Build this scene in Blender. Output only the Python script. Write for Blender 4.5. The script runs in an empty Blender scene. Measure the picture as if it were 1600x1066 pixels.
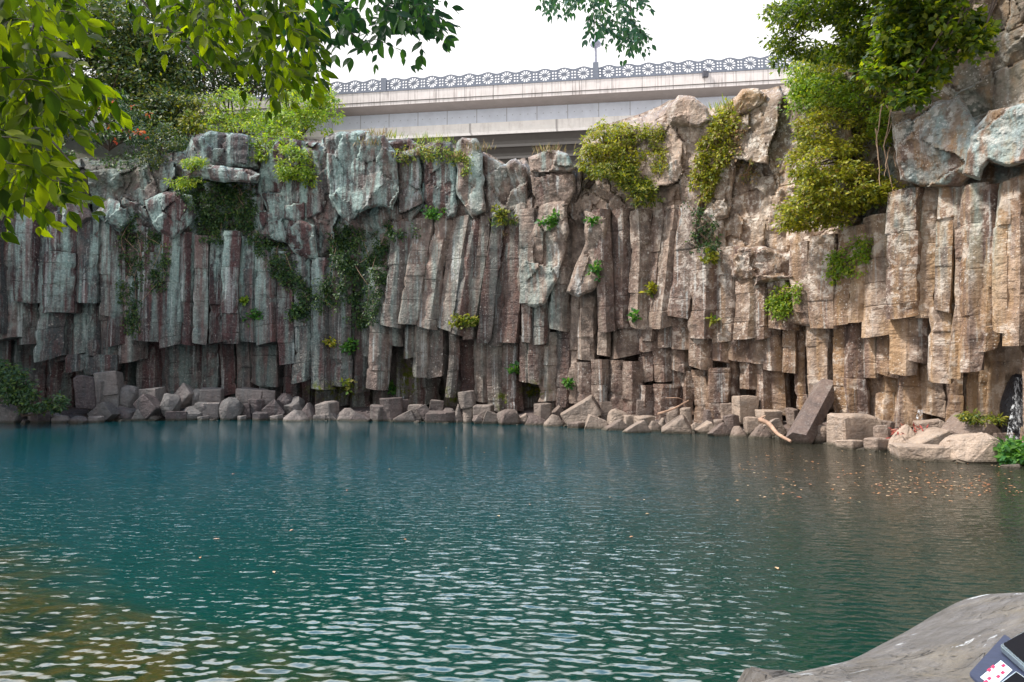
import bpy, bmesh, math, random
import numpy as np
from mathutils import Vector, Matrix
from mathutils.bvhtree import BVHTree
from mathutils.geometry import delaunay_2d_cdt
random.seed(7); rng = np.random.default_rng(7)
C = bpy.context.scene.collection
SC = bpy.context.scene
# ------------------------------------------------------------------ camera
F = 1067.0; PITCH = math.radians(2.95); CAMH = 2.2
cam_d = bpy.data.cameras.new('camera'); cam = bpy.data.objects.new('camera', cam_d); C.objects.link(cam)
cam.location = (0, 0, CAMH); cam.rotation_euler = (math.radians(90) + PITCH, 0, 0)
cam_d.sensor_width = 36; cam_d.lens = 24.0; cam_d.clip_start = 0.05; cam_d.clip_end = 3000
SC.camera = cam
# ------------------------------------------------------------------ light
SUN_EL = math.radians(52); SUN_AZ = math.radians(262)      # azimuth clockwise from +Y : from the left
w = bpy.data.worlds.new('World'); SC.world = w; w.use_nodes = True
nt = w.node_tree; nt.nodes.clear()
def N(nt, t, **k):
    n = nt.nodes.new(t)
    for a, b in k.items(): setattr(n, a, b)
    return n
out = N(nt, 'ShaderNodeOutputWorld'); bg = N(nt, 'ShaderNodeBackground'); bg.inputs[1].default_value = 0.12
sky = N(nt, 'ShaderNodeTexSky', sky_type='NISHITA', sun_disc=False); sky.sun_elevation = SUN_EL; sky.sun_rotation = SUN_AZ
sky.air_density = 1.2; sky.dust_density = 2.0
tc = N(nt, 'ShaderNodeTexCoord'); sep = N(nt, 'ShaderNodeSeparateXYZ'); nt.links.new(tc.outputs['Generated'], sep.inputs[0])
mr = N(nt, 'ShaderNodeMapRange'); mr.inputs[1].default_value = 0.6; mr.inputs[2].default_value = 0.95; mr.inputs[3].default_value = 1.0; mr.inputs[4].default_value = 0.0
nt.links.new(sep.outputs[2], mr.inputs[0])
cn = N(nt, 'ShaderNodeTexNoise'); cn.inputs['Scale'].default_value = 2.2; cn.inputs['Detail'].default_value = 6; nt.links.new(tc.outputs['Generated'], cn.inputs[0])
cm = N(nt, 'ShaderNodeMapRange'); cm.inputs[1].default_value = 0.45; cm.inputs[2].default_value = 0.65; cm.inputs[3].default_value = 0.35; cm.inputs[4].default_value = 0.85
nt.links.new(cn.outputs[0], cm.inputs[0])
mx = N(nt, 'ShaderNodeMath', operation='MAXIMUM'); nt.links.new(mr.outputs[0], mx.inputs[0]); nt.links.new(cm.outputs[0], mx.inputs[1])
mixc = N(nt, 'ShaderNodeMix', data_type='RGBA'); nt.links.new(mx.outputs[0], mixc.inputs[0]); nt.links.new(sky.outputs[0], mixc.inputs[6])
mixc.inputs[7].default_value = (8.3, 8.15, 8.1, 1)
# thin bright cloud, brightest over the cliff; bluer towards the zenith
zc_ = N(nt, 'ShaderNodeMapRange'); zc_.inputs[1].default_value = .55; zc_.inputs[2].default_value = .85; nt.links.new(sep.outputs[2], zc_.inputs[0])
cc = N(nt, 'ShaderNodeMix', data_type='RGBA'); nt.links.new(zc_.outputs[0], cc.inputs[0]); cc.inputs[6].default_value = (8.3, 8.15, 8.1, 1); cc.inputs[7].default_value = (3.6, 5.6, 8.6, 1)
nt.links.new(cc.outputs[2], mixc.inputs[7])
fr = N(nt, 'ShaderNodeMapRange', interpolation_type='SMOOTHSTEP'); fr.inputs[1].default_value = -.1; fr.inputs[2].default_value = .8; fr.inputs[3].default_value = .8; fr.inputs[4].default_value = 6.5; nt.links.new(sep.outputs[1], fr.inputs[0])
gz = N(nt, 'ShaderNodeMapRange', interpolation_type='SMOOTHSTEP'); gz.inputs[1].default_value = .46; gz.inputs[2].default_value = .64; nt.links.new(sep.outputs[2], gz.inputs[0])
fm_ = N(nt, 'ShaderNodeMix', data_type='FLOAT'); nt.links.new(gz.outputs[0], fm_.inputs[0]); fm_.inputs[2].default_value = 1.0; nt.links.new(fr.outputs[0], fm_.inputs[3])
vm = N(nt, 'ShaderNodeVectorMath', operation='SCALE'); nt.links.new(mixc.outputs[2], vm.inputs[0]); nt.links.new(fm_.outputs[0], vm.inputs[3])
nt.links.new(vm.outputs[0], bg.inputs[0]); nt.links.new(bg.outputs[0], out.inputs[0])
sd = bpy.data.lights.new('sun', 'SUN'); sd.energy = 4.2; sd.angle = math.radians(5); sd.color = (1, .94, .86)
sun = bpy.data.objects.new('sun', sd); C.objects.link(sun)
sv = Vector((math.sin(SUN_AZ) * math.cos(SUN_EL), math.cos(SUN_AZ) * math.cos(SUN_EL), math.sin(SUN_EL)))
sun.rotation_euler = sv.to_track_quat('Z', 'Y').to_euler(); sun.location = (0, -10, 60)
SC.view_settings.view_transform = 'Standard'; SC.view_settings.look = 'None'; SC.view_settings.gamma = 1
SC.view_settings.exposure = 0.58
# ------------------------------------------------------------------ pixel of the photo (1600 wide) + distance -> point
cP, sP = math.cos(PITCH), math.sin(PITCH)
def ray(px, py):
    px = np.asarray(px, float); py = np.asarray(py, float)
    v = (533 - py) / F
    return (px - 800) / F + 0 * v, cP - sP * v + 0 * px, sP + cP * v + 0 * px
def P(px, py, Y):
    x, y, z = ray(px, py); t = Y / y
    return np.stack([x * t, y * t, CAMH + z * t], -1)
def PZ(px, py, z0):
    x, y, z = ray(px, py); t = (z0 - CAMH) / z
    return np.stack([x * t, y * t, CAMH + z * t], -1)
DX = [-400, -200, 0, 200, 400, 600, 800, 900, 1000, 1100, 1230, 1300, 1400, 1500, 1560, 1600, 1800, 2000]
DY = [21, 30.5, 34.2, 36, 36.5, 35, 33, 31.5, 30.3, 28.5, 26.3, 24.5, 22.5, 21, 20, 19.3, 15.5, 12]  # unseen left end of the wall brought forward to shade the left columns
def Dc(px): return np.interp(px, DX, DY)
WX = [-400, -200, 0, 200, 400, 600, 800, 900, 1000, 1100, 1230, 1300, 1400, 1500, 1560, 1700, 2000]
WY = [668, 665, 663, 660, 657, 660, 664, 668, 672, 678, 687, 697, 712, 719, 726, 740, 760]
def Yw(px): return PZ(px, np.interp(px, WX, WY), 0.0)[..., 1]
# ------------------------------------------------------------------ numpy noise
def _h(ix, iy, iz, s):
    n = (ix * 374761393 + iy * 668265263 + iz * 2147483647 + s * 974634777) & 0xffffffff
    n = ((n ^ (n >> 13)) * 1274126177) & 0xffffffff
    n = ((n ^ (n >> 16)) * 2246822519) & 0xffffffff
    return ((n ^ (n >> 15)) & 0xffff) / 65535.0
def noise(p, s=0):
    p = np.asarray(p, float); i = np.floor(p).astype(np.int64); f = p - i; f = f * f * (3 - 2 * f)
    r = 0
    for a in (0, 1):
        for b in (0, 1):
            for c in (0, 1):
                wgt = (f[..., 0] if a else 1 - f[..., 0]) * (f[..., 1] if b else 1 - f[..., 1]) * (f[..., 2] if c else 1 - f[..., 2])
                r = r + wgt * _h(i[..., 0] + a, i[..., 1] + b, i[..., 2] + c, s)
    return r * 2 - 1
def fbm(p, sc=1.0, o=4, s=0):
    r = 0; a = 1; t = 0
    for k in range(o):
        r = r + a * noise(np.asarray(p) * sc * 2 ** k, s + k); t += a; a *= .5
    return r / t
# ------------------------------------------------------------------ object helpers
def mesh(name, V, Fc, smooth=None):
    m = bpy.data.meshes.new(name); V = np.asarray(V, float); m.from_pydata(V.tolist() if len(V) < 50000 else [tuple(v) for v in V], [], Fc)
    if smooth is not None:
        m.shade_smooth()
        if smooth < 180: m.set_sharp_from_angle(angle=math.radians(smooth))
    return m
def fmesh(name, V, faces):
    """fast mesh: V (n,3), faces (m,k) of equal size"""
    m = bpy.data.meshes.new(name); V = np.ascontiguousarray(V, np.float32); faces = np.ascontiguousarray(faces, np.int32)
    m.vertices.add(len(V)); m.vertices.foreach_set('co', V.ravel())
    k = faces.shape[1]; m.loops.add(faces.size); m.loops.foreach_set('vertex_index', faces.ravel())
    m.polygons.add(len(faces)); m.polygons.foreach_set('loop_start', np.arange(0, faces.size, k, dtype=np.int32))
    m.update(calc_edges=True); m.validate(); return m
ORG = {}
def obj(name, me, mat, parent=None, local=False):
    if mat is not None:
        me.materials.clear(); me.materials.append(mat)
    o = bpy.data.objects.new(name, me); C.objects.link(o); me.name = name
    if parent is not None:
        o.parent = parent
        org = ORG.get(parent, Vector((0, 0, 0)))
        if not local and org.length > 0: me.transform(Matrix.Translation(-org))
        ORG[o] = org
    return o
def tag(o, label, cat, group=None, kind=None):
    if label: o['label'] = label
    if cat: o['category'] = cat
    if group: o['group'] = group
    if kind: o['kind'] = kind
    return o
def thing(name, label, cat, loc=(0, 0, 0), group=None):
    o = bpy.data.objects.new(name, None); C.objects.link(o); o.location = Vector([float(a) for a in loc]); o.empty_display_size = .2
    ORG[o] = Vector([float(a) for a in loc]); tag(o, label, cat, group); return o
def solo(name, me, mat, label, cat, group=None):
    """one-mesh thing with its origin at its own base"""
    co = np.empty(len(me.vertices) * 3); me.vertices.foreach_get('co', co); co = co.reshape(-1, 3)
    b = Vector(((co[:, 0].min() + co[:, 0].max()) / 2, (co[:, 1].min() + co[:, 1].max()) / 2, co[:, 2].min()))
    me.transform(Matrix.Translation(-b)); o = obj(name, me, mat); o.location = b; return tag(o, label, cat, group)
def struct(name, me, mat): o = obj(name, me, mat); o['kind'] = 'structure'; return o
def tube_arr(pts, r0, r1, n=6, wob=0.0):
    pts = np.asarray(pts, float); m = len(pts); V = []; Fc = []
    for i in range(m):
        t = pts[min(i + 1, m - 1)] - pts[max(i - 1, 0)]; t /= max(np.linalg.norm(t), 1e-6)
        a = np.cross(t, [0.3, 0.9, 0.2]); a /= max(np.linalg.norm(a), 1e-6); b = np.cross(t, a)
        r = r0 + (r1 - r0) * i / max(m - 1, 1)
        for k in range(n):
            an = 2 * math.pi * k / n; rr = r * (1 + wob * random.uniform(-1, 1)); V.append(pts[i] + rr * (math.cos(an) * a + math.sin(an) * b))
    for i in range(m - 1):
        for k in range(n): Fc.append((i * n + k, i * n + (k + 1) % n, (i + 1) * n + (k + 1) % n, (i + 1) * n + k))
    Fc.append(tuple(range(n))[::-1]); Fc.append(tuple((m - 1) * n + k for k in range(n)))
    return V, Fc
def tubes(name, lines, mat, parent=None):
    V = []; Fc = []
    for ln in lines:
        pts, r0, r1 = ln[:3]; n = ln[3] if len(ln) > 3 else 5
        v, f = tube_arr(pts, r0, r1, n, .06); o = len(V); V += v; Fc += [tuple(a + o for a in q) for q in f]
    return obj(name, mesh(name, V, Fc, 60), mat, parent)
def curve_pts(pts, n=12, jit=0.0):
    """smooth a polyline (Catmull-Rom)"""
    pts = np.asarray(pts, float); P0 = np.vstack([2 * pts[0] - pts[1], pts, 2 * pts[-1] - pts[-2]]); o = []
    seg = len(pts) - 1
    for i in range(seg):
        a, b, c, d = P0[i], P0[i + 1], P0[i + 2], P0[i + 3]
        for t in np.linspace(0, 1, max(2, n // seg), endpoint=(i == seg - 1)):
            o.append(.5 * ((2 * b) + (c - a) * t + (2 * a - 5 * b + 4 * c - d) * t * t + (3 * b - a - 3 * c + d) * t ** 3))
    o = np.array(o)
    if jit: o[1:-1] += rng.normal(0, jit, o[1:-1].shape)
    return o
# ------------------------------------------------------------------ materials
def mat(name):
    m = bpy.data.materials.new(name); m.use_nodes = True; m.node_tree.nodes.clear(); return m
class G:
    """tiny node graph helper"""
    def __init__(s, m): s.t = m.node_tree; s.pos = s.n('ShaderNodeNewGeometry').outputs['Position']
    def n(s, t, **k): return N(s.t, t, **k)
    def set(s, sock, v):
        if hasattr(v, 'is_linked'): s.t.links.new(v, sock)
        else: sock.default_value = v
    def math(s, op, a, b=0, c=None, clamp=False):
        n = s.n('ShaderNodeMath', operation=op, use_clamp=clamp); s.set(n.inputs[0], a); s.set(n.inputs[1], b)
        if c is not None: s.set(n.inputs[2], c)
        return n.outputs[0]
    def mul(s, a, b): return s.math('MULTIPLY', a, b)
    def add(s, a, b): return s.math('ADD', a, b)
    def scale(s, v, xyz):
        n = s.n('ShaderNodeVectorMath', operation='MULTIPLY'); s.set(n.inputs[0], v); n.inputs[1].default_value = xyz; return n.outputs[0]
    def noise(s, v, sc, d=4, r=.55, xyz=None, dist=0):
        if xyz: v = s.scale(v, xyz)
        n = s.n('ShaderNodeTexNoise'); s.set(n.inputs['Vector'], v); n.inputs['Scale'].default_value = sc; n.inputs['Detail'].default_value = d
        n.inputs['Roughness'].default_value = r; n.inputs['Distortion'].default_value = dist; return n.outputs[0]
    def vor(s, v, sc, feat='F1', out=0):
        n = s.n('ShaderNodeTexVoronoi', feature=feat); s.set(n.inputs['Vector'], v); n.inputs['Scale'].default_value = sc; return n.outputs[out]
    def rng(s, v, a, b, c=0., d=1.):
        n = s.n('ShaderNodeMapRange'); s.set(n.inputs[0], v)
        for i, x in enumerate((a, b, c, d)): n.inputs[i + 1].default_value = x
        return n.outputs[0]
    def mix(s, f, a, b, mode='MIX'):
        n = s.n('ShaderNodeMix', data_type='RGBA', blend_type=mode); s.set(n.inputs[0], f)
        for i, x in ((6, a), (7, b)): s.set(n.inputs[i], x if hasattr(x, 'is_linked') else (*x, 1))
        return n.outputs[2]
    def ramp(s, f, stops):
        n = s.n('ShaderNodeValToRGB'); s.set(n.inputs[0], f); e = n.color_ramp.elements
        while len(e) < len(stops): e.new(.5)
        for el, (p, c) in zip(e, stops): el.position = p; el.color = (*c, 1)
        return n.outputs[0]
    def xyz(s, v=None):
        n = s.n('ShaderNodeSeparateXYZ'); s.set(n.inputs[0], v if v is not None else s.pos); return n.outputs
    def bump(s, h, st=.5, dist=.05, nrm=None):
        n = s.n('ShaderNodeBump'); s.set(n.inputs['Height'], h); n.inputs['Strength'].default_value = st; n.inputs['Distance'].default_value = dist
        if nrm is not None: s.set(n.inputs['Normal'], nrm)
        return n.outputs[0]
    def out(s, sh): o = s.n('ShaderNodeOutputMaterial'); s.t.links.new(sh, o.inputs[0])
    def pbr(s, col, rough=.8, nrm=None, spec=.3, metal=0):
        n = s.n('ShaderNodeBsdfPrincipled'); s.set(n.inputs['Base Color'], col if hasattr(col, 'is_linked') else (*col, 1)); s.set(n.inputs['Roughness'], rough)
        n.inputs['Specular IOR Level'].default_value = spec; n.inputs['Metallic'].default_value = metal
        if nrm is not None: s.set(n.inputs['Normal'], nrm)
        return n.outputs[0]
def blob(g, px, py, rx, ry, Y=None):
    """soft patch on the cliff round a place, in world x and z"""
    Y = Y or float(Dc(px)); c = P(px, py, Y); x, y, z = g.xyz()
    dx = g.math('DIVIDE', g.math('SUBTRACT', x, float(c[0])), rx * Y / F); dz = g.math('DIVIDE', g.math('SUBTRACT', z, float(c[2])), ry * Y / F)
    d = g.math('SQRT', g.add(g.mul(dx, dx), g.mul(dz, dz)))
    return g.rng(d, 1.15, .55)
def rock_mat(name, boulder=False, tan=False):
    m = mat(name); g = G(m); p = g.pos; x, y, z = g.xyz()
    oi = g.n('ShaderNodeObjectInfo').outputs['Random']
    if tan: oi = g.rng(g.noise(p, .7, 2), .3, .7, .75, 1.1)
    side = g.rng(g.add(x, g.mul(g.noise(p, .25, 2), 6)), -9, 13)           # wet purple basalt on the left, darkened for its shade too; warm tan on the right
    n1 = g.noise(p, .55, 6, .6); n2 = g.noise(p, 2.6, 7, .68); n3 = g.noise(p, 11, 5, .7)
    vs = g.noise(p, 1.0, 4, .6, (2.6, 2.6, .3)); fac = g.add(g.add(g.mul(n1, .3), g.mul(vs, .45)), g.mul(oi, .28))
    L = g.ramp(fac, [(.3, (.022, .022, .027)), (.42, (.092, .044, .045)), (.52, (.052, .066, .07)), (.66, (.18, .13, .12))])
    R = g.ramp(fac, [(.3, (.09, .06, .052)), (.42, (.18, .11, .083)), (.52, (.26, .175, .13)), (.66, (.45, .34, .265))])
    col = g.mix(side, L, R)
    if boulder: col = g.mix(.55, col, g.mix(side, g.mix(oi, (.09, .088, .095), (.33, .31, .3)), g.mix(oi, (.17, .14, .13), (.5, .39, .3))))
    col = g.mix(g.rng(n2, .35, .7), col, g.mix(.5, col, (.04, .035, .035)), 'MIX') if boulder else g.mix(g.rng(n2, .58, .36), col, g.mix(.55, col, (.028, .022, .022)))
    col = g.mix(g.rng(n3, .52, .74, 0, .28), col, (.45, .4, .37))
    if not boulder:
        # mineral streaks that run down the columns
        st = g.noise(p, 1.0, 5, .6, (1.9, 1.9, .13)); st2 = g.noise(p, 1.0, 4, .6, (3.7, 3.7, .1)); st3 = g.noise(p, 1.0, 5, .6, (2.3, 2.3, .16), .3)
        tealM = g.rng(x, 3.0, -9.0, 0.12, 1.0)
        upz = g.rng(g.add(z, g.mul(n1, 4)), 5.5, 10.5)
        for a in ((690, 285, 90, 75), (560, 260, 50, 60), (880, 250, 60, 30), (1460, 330, 90, 150), (1440, 220, 70, 80), (150, 330, 130, 90), (840, 500, 40, 160)): tealM = g.math('MAXIMUM', tealM, blob(g, *a))
        teal = g.mul(g.mul(tealM, g.add(.35, g.mul(upz, .65))), g.rng(g.add(st, g.mul(n2, .2)), .56, .7))
        col = g.mix(g.mul(teal, .8), col, g.mix(g.rng(n3, .3, .7), (.15, .25, .24), (.45, .58, .54)))
        col = g.mix(g.mul(g.rng(g.add(st2, g.mul(n3, .12)),   .65, .75), .45), col, (.55, .6, .6))
        och = g.math('MAXIMUM', g.mul(g.rng(x, 6, 12), g.rng(st3, .44, .62)), blob(g, 1165, 158, 45, 24)); col = g.mix(g.mul(och, .42), col, g.mix(n2, (.42, .22, .06), (.5, .33, .16)))
        red = g.mul(g.rng(x, 0, -8), g.rng(st3, .56, .7)); col = g.mix(g.mul(red, .6), col, (.19, .085, .08))
        bg_ = g.math('MAXIMUM', blob(g, 1455, 235, 90, 75, 20.5), blob(g, 1570, 210, 60, 60, 19)); col = g.mix(g.mul(bg_, g.rng(g.add(g.mul(st, .5), g.mul(n2, .5)), .46, .58, .0, .7)), col, g.mix(n3, (.1, .14, .16), (.38, .46, .48)))
        drk = g.mul(g.rng(g.noise(p, 1.0, 4, .6, (1.3, 1.3, .2)), .6, .72), g.rng(x, 12, 6)); col = g.mix(g.mul(drk, .6), col, (.035, .03, .034))
        gy = g.math('MAXIMUM', blob(g, 1520, 60, 230, 150, 19), blob(g, 100, 260, 200, 60)); col = g.mix(g.mul(gy, g.rng(n2, .38, .55, .3, .8)), col, g.mix(n3, (.025, .035, .03), (.12, .12, .085)))  # dark mossy tone, with the upper right wall's shade painted in
        # moss in the wet clefts
        mo = 0
        for a in ((632, 595, 20, 42), (520, 612, 60, 16), (835, 608, 26, 14), (1550, 655, 60, 14), (700, 620, 20, 16), (785, 625, 10, 18)): mo = g.math('MAXIMUM', mo, blob(g, *a, float(Dc(a[0])) + 1))
        col = g.mix(g.mul(mo, g.rng(g.noise(p, 3.2, 5, .65), .48, .58)), col, g.mix(n3, (.03, .05, .008), (.17, .19, .015)))
    # lichen: crusty white spots, denser to the right and low down
    li = g.rng(x, -14, 12, .15, 1.0)
    sp = g.vor(g.mix(.12, p, g.n('ShaderNodeTexNoise').outputs[1]), 4.2 if not boulder else 6)
    sp2 = g.vor(p, 9.5)
    big = g.noise(p, .8, 4, .6)
    m1 = g.mul(g.rng(g.add(sp, g.mul(n3, .3)), .36, .27), g.rng(big, .48, .6)); m2 = g.mul(g.rng(sp2, .2, .14), g.rng(g.noise(p, 1.4, 3), .42, .56))
    m3 = g.mul(g.rng(g.noise(p, 2.6, 9, .72), .52, .57), g.math('MAXIMUM', g.mul(g.rng(big, .42, .56), g.rng(x, 0, 9, .0, .7)), g.mul(blob(g, 1180, 330, 110, 200), g.rng(big, .3, .45))))
    lic = g.math('MAXIMUM', g.mul(g.math('MAXIMUM', m1, m2), g.add(.3, g.mul(li, .45))), g.mul(m3, .75))
    col = g.mix(g.mul(lic, .8 if not boulder else .25), col, g.mix(n1, (.72, .71, .68), (.7, .6, .5)))
    rdg = g.math('ABSOLUTE', g.math('SUBTRACT', g.noise(p, 2.4, 6, .6), .5))
    h = g.add(g.add(g.add(g.mul(rdg, .9), g.mul(g.noise(p, 1.3, 8, .62), .55)), g.mul(n3, .22)), g.mul(g.noise(p, 1.0, 5, .6, (1.2, 1.2, 7)), .3))
    ck = g.rng(g.vor(g.mix(.15, p, g.n('ShaderNodeTexNoise').outputs[1]), .9, 'DISTANCE_TO_EDGE'), 0.0, .035)
    h = g.add(h, g.mul(ck, .07))
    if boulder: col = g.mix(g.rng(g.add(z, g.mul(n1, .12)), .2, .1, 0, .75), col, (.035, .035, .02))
    nr = g.bump(h, 1.0, .2)
    g.out(g.pbr(col, g.rng(n2, .3, .7, .62, .9), nr, .28)); return m
M = {}
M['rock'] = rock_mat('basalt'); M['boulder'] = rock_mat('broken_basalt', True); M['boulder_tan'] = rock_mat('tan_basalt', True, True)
def leaf_mat(name, cols, trans=.45, tcol=None, rough=.5, spec=.35):
    m = mat(name); g = G(m); r = g.n('ShaderNodeNewGeometry').outputs['Random Per Island']
    k = len(cols); col = g.ramp(r, [((i + .5) / k, c) for i, c in enumerate(cols)])
    col = g.mix(g.rng(g.noise(g.pos, 1.3, 3), .35, .65, 0, .45), col, g.mix(1, col, (.55, .7, .5), 'MULTIPLY'))
    b = g.pbr(col, rough, None, spec)
    t = g.n('ShaderNodeBsdfTranslucent'); g.set(t.inputs[0], g.mix(1, col, tcol or (2.2, 2.2, .8), 'MULTIPLY'))
    s = g.n('ShaderNodeMixShader'); s.inputs[0].default_value = trans; g.t.links.new(b, s.inputs[1]); g.t.links.new(t.outputs[0], s.inputs[2])
    g.out(s.outputs[0]); return m
M['leaf_near'] = leaf_mat('near_leaf', [(.012, .024, .002), (.035, .055, .003), (.08, .105, .003), (.015, .03, .003), (.12, .14, .004)], .62, (3.0, 3.1, .35), .6, .12)
M['leaf_mid'] = leaf_mat('dark_leaf', [(.006, .025, .01), (.012, .04, .012), (.03, .08, .01), (.008, .03, .016)], .4, None, .6, .15)
M['leaf_sky'] = leaf_mat('branch_leaf', [(.015, .06, .035), (.02, .08, .04), (.04, .11, .03), (.02, .07, .05)], .3)
M['leaf_tree'] = leaf_mat('tree_leaf', [(.025, .05, .02), (.045, .08, .03), (.08, .12, .03), (.18, .17, .02), (.04, .08, .04)], .3)
M['leaf_dark'] = leaf_mat('ivy_leaf', [(.015, .045, .022), (.035, .08, .03), (.06, .11, .03), (.025, .065, .035), (.09, .14, .025)], .25)
M['leaf_lime'] = leaf_mat('lime_leaf', [(.13, .2, .02), (.22, .3, .03), (.1, .18, .04), (.36, .36, .03), (.16, .26, .03)], .4)
M['leaf_yel'] = leaf_mat('yellow_leaf', [(.13, .16, .02), (.24, .24, .03), (.08, .12, .03), (.34, .29, .03), (.05, .1, .03)], .35)
M['leaf_olive'] = leaf_mat('olive_leaf', [(.18, .2, .02), (.36, .33, .02), (.07, .12, .025), (.46, .4, .03), (.12, .16, .03), (.2, .14, .04)], .35)
M['leaf_maple'] = leaf_mat('maple_leaf', [(.03, .055, .006), (.08, .115, .008), (.05, .08, .01), (.18, .19, .012), (.025, .05, .012)], .5, (2.8, 2.8, .7))
M['leaf_bright'] = leaf_mat('bright_leaf', [(.04, .14, .03), (.08, .2, .03), (.13, .26, .04), (.03, .11, .03)], .35)
M['leaf_orange'] = leaf_mat('orange_leaf', [(.5, .1, .03), (.6, .18, .03), (.45, .08, .05)], .4, (1.3, 1, .8))
M['dry'] = leaf_mat('dry_grass', [(.35, .2, .1), (.3, .25, .1), (.4, .26, .16), (.2, .22, .06)], .25, (1.1, 1, .8))
M['grass'] = leaf_mat('green_grass', [(.15, .22, .03), (.25, .26, .04), (.1, .2, .03), (.35, .3, .08)], .3)
def simple(name, col, rough=.7, spec=.3, metal=0, nsc=6, var=.25, bmp=.2, bd=.02):
    m = mat(name); g = G(m); n = g.noise(g.pos, nsc, 6, .6)
    c = g.mix(g.rng(n, .3, .7), tuple(a * (1 - var) for a in col), tuple(min(1, a * (1 + var)) for a in col))
    g.out(g.pbr(c, rough, g.bump(n, bmp, bd), spec, metal)); return m
M['bark'] = simple('bark', (.07, .05, .04), .9, nsc=12, bmp=.6)
M['twig'] = simple('twig', (.03, .022, .018), .8)
M['vine'] = simple('dry_vine', (.32, .22, .15), .85)
M['soil'] = simple('soil', (.05, .05, .03), 1)
M['metal'] = simple('painted_railing', (.17, .19, .235), .5, .4, nsc=3, var=.12)
M['lampmetal'] = simple('lamp_metal', (.26, .27, .34), .45, .4)
M['wood'] = simple('driftwood', (.42, .27, .19), .8, nsc=8, var=.3)
M['lampglass'] = simple('floodlight_housing', (.1, .1, .12), .4)
M['redfrond'] = leaf_mat('red_fronds', [(.4, .06, .05), (.3, .05, .04), (.5, .18, .12)], .2, (1, 1, 1))
M['floatleaf'] = leaf_mat('floating_leaf', [(.5, .2, .08), (.6, .3, .15), (.55, .4, .25), (.45, .15, .08)], .1, (1, 1, 1))
# ------------------------------------------------------------------ cliff face (upper rock mass and the backing behind the columns)
SX = [-400, 0, 90, 200, 290, 300, 330, 390, 410, 440, 500, 508, 520, 560, 600, 612, 617, 635, 655, 680, 702, 712, 716, 722, 742, 750, 765, 790, 800, 808, 820, 830, 836, 870, 886, 900, 908, 912, 940, 975, 1000, 1030, 1045, 1075, 1090, 1110, 1130, 1150, 1170, 1200, 1240, 1300, 1360, 1420, 1450, 1500, 1600, 1800, 2000]
SY = [180, 250, 245, 250, 235, 212, 206, 212, 225, 214, 218, 214, 208, 206, 212, 224, 232, 216, 228, 220, 221, 228, 219, 216, 218, 236, 241, 256, 262, 250, 246, 262, 245, 238, 242, 266, 236, 215, 197, 186, 178, 166, 157, 152, 160, 170, 164, 150, 143, 139, 128, 105, 75, 10, -60, -130, -190, -260, -300]
def sil(x): return np.interp(x, SX, SY)
def smooth(a, b, x): t = np.clip((x - a) / (b - a), 0, 1); return t * t * (3 - 2 * t)
seeds_x = rng.uniform(-60, 60, 2600) * .6; seeds_z = rng.uniform(-3, 30, 2600)
def facets(X, Z, S, sx, sz, amp, tilt, seed):
    """blocky relief: nearest cell on a jittered lattice gives a step and a tilted face"""
    gx = np.floor(X / sx); gz = np.floor(Z / sz); best = np.full(X.shape, 1e9); val = np.zeros(X.shape); sec = np.full(X.shape, 1e9)
    for a in (-1, 0, 1):
        for b in (-1, 0, 1):
            cx = gx + a; cz = gz + b; ix = cx.astype(np.int64); iz = cz.astype(np.int64)
            jx = (cx + _h(ix, iz, ix * 0 + 1, seed)) * sx; jz = (cz + _h(ix, iz, ix * 0 + 2, seed)) * sz
            dx = X - jx; dz = Z - jz; d = (dx / sx) ** 2 + (dz / sz) ** 2
            v = (_h(ix, iz, ix * 0 + 3, seed) - .5) * 2 * amp + dx * (_h(ix, iz, ix * 0 + 4, seed) - .5) * tilt * 2 + dz * (_h(ix, iz, ix * 0 + 5, seed) - .35) * tilt * 2
            nb = d < best; sec = np.where(nb, best, np.minimum(sec, d)); val = np.where(nb, v, val); best = np.where(nb, d, best)
    return val, np.sqrt(sec) - np.sqrt(best)
KX = [-400, 0, 200, 300, 420, 500, 600, 700, 800, 1000, 1100, 1240, 1400, 1600, 2000]
KYb = [340, 345, 360, 372, 385, 400, 355, 352, 350, 345, 400, 445, 300, 290, 260]
def face_off(px, py, W):
    wx = W[..., 0] + .35 * fbm(W, .7, 3, 5); wz = W[..., 2] + .3 * fbm(W, .8, 3, 9)
    s = 0
    v1, e1 = facets(wx, wz, None, 1.5, 2.6, .42, .3, 11); v2, e2 = facets(wx, wz, None, .5, .8, .1, .3, 23)
    r = v1 + v2 - .07 * smooth(.05, 0, e1) - .02 * smooth(.08, 0, e2) + .2 * fbm(W * [1, 1, .6], 1.3, 5, 3) + .28 * np.abs(fbm(W * [1, 1, .7], 1.0, 4, 77)) + .1 * np.abs(fbm(W, 3.5, 3, 31)) - .1
    yk = np.interp(px, KX, KYb) + 12 * noise(np.stack([px / 37., px * 0, px * 0], -1), 4)
    up = smooth(6, -6, py - yk)
    tier = np.interp(px, [-300, 220, 240, 440, 460, 580, 600, 730, 800, 1000, 1240, 1400, 1500, 1700], [470, 470, 520, 520, 560, 560, 490, 500, 500, 490, 490, 480, 520, 520]); dn = smooth(-4, 14, py - tier)
    flute = .16 * np.abs(np.sin(px * .105 + 1.5 * noise(np.stack([px / 60., px * 0, px * 0], -1), 19)))
    off = up * (0.05 + r) + (1 - up) * ((1 - dn) * (-.55 + flute + .3 * r) + dn * (-2.3 + .5 * r))
    off += -1.6 * smooth(560, 640, py)                                     # undercut foot of the wall
    off += -.9 * smooth(30, 0, py - sil(px)) ** 2                          # rounded brow
    return off
nx, ny = 980, 300
gx = np.linspace(-260, 1860, nx); PXg = np.repeat(gx[:, None], ny, 1)
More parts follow.
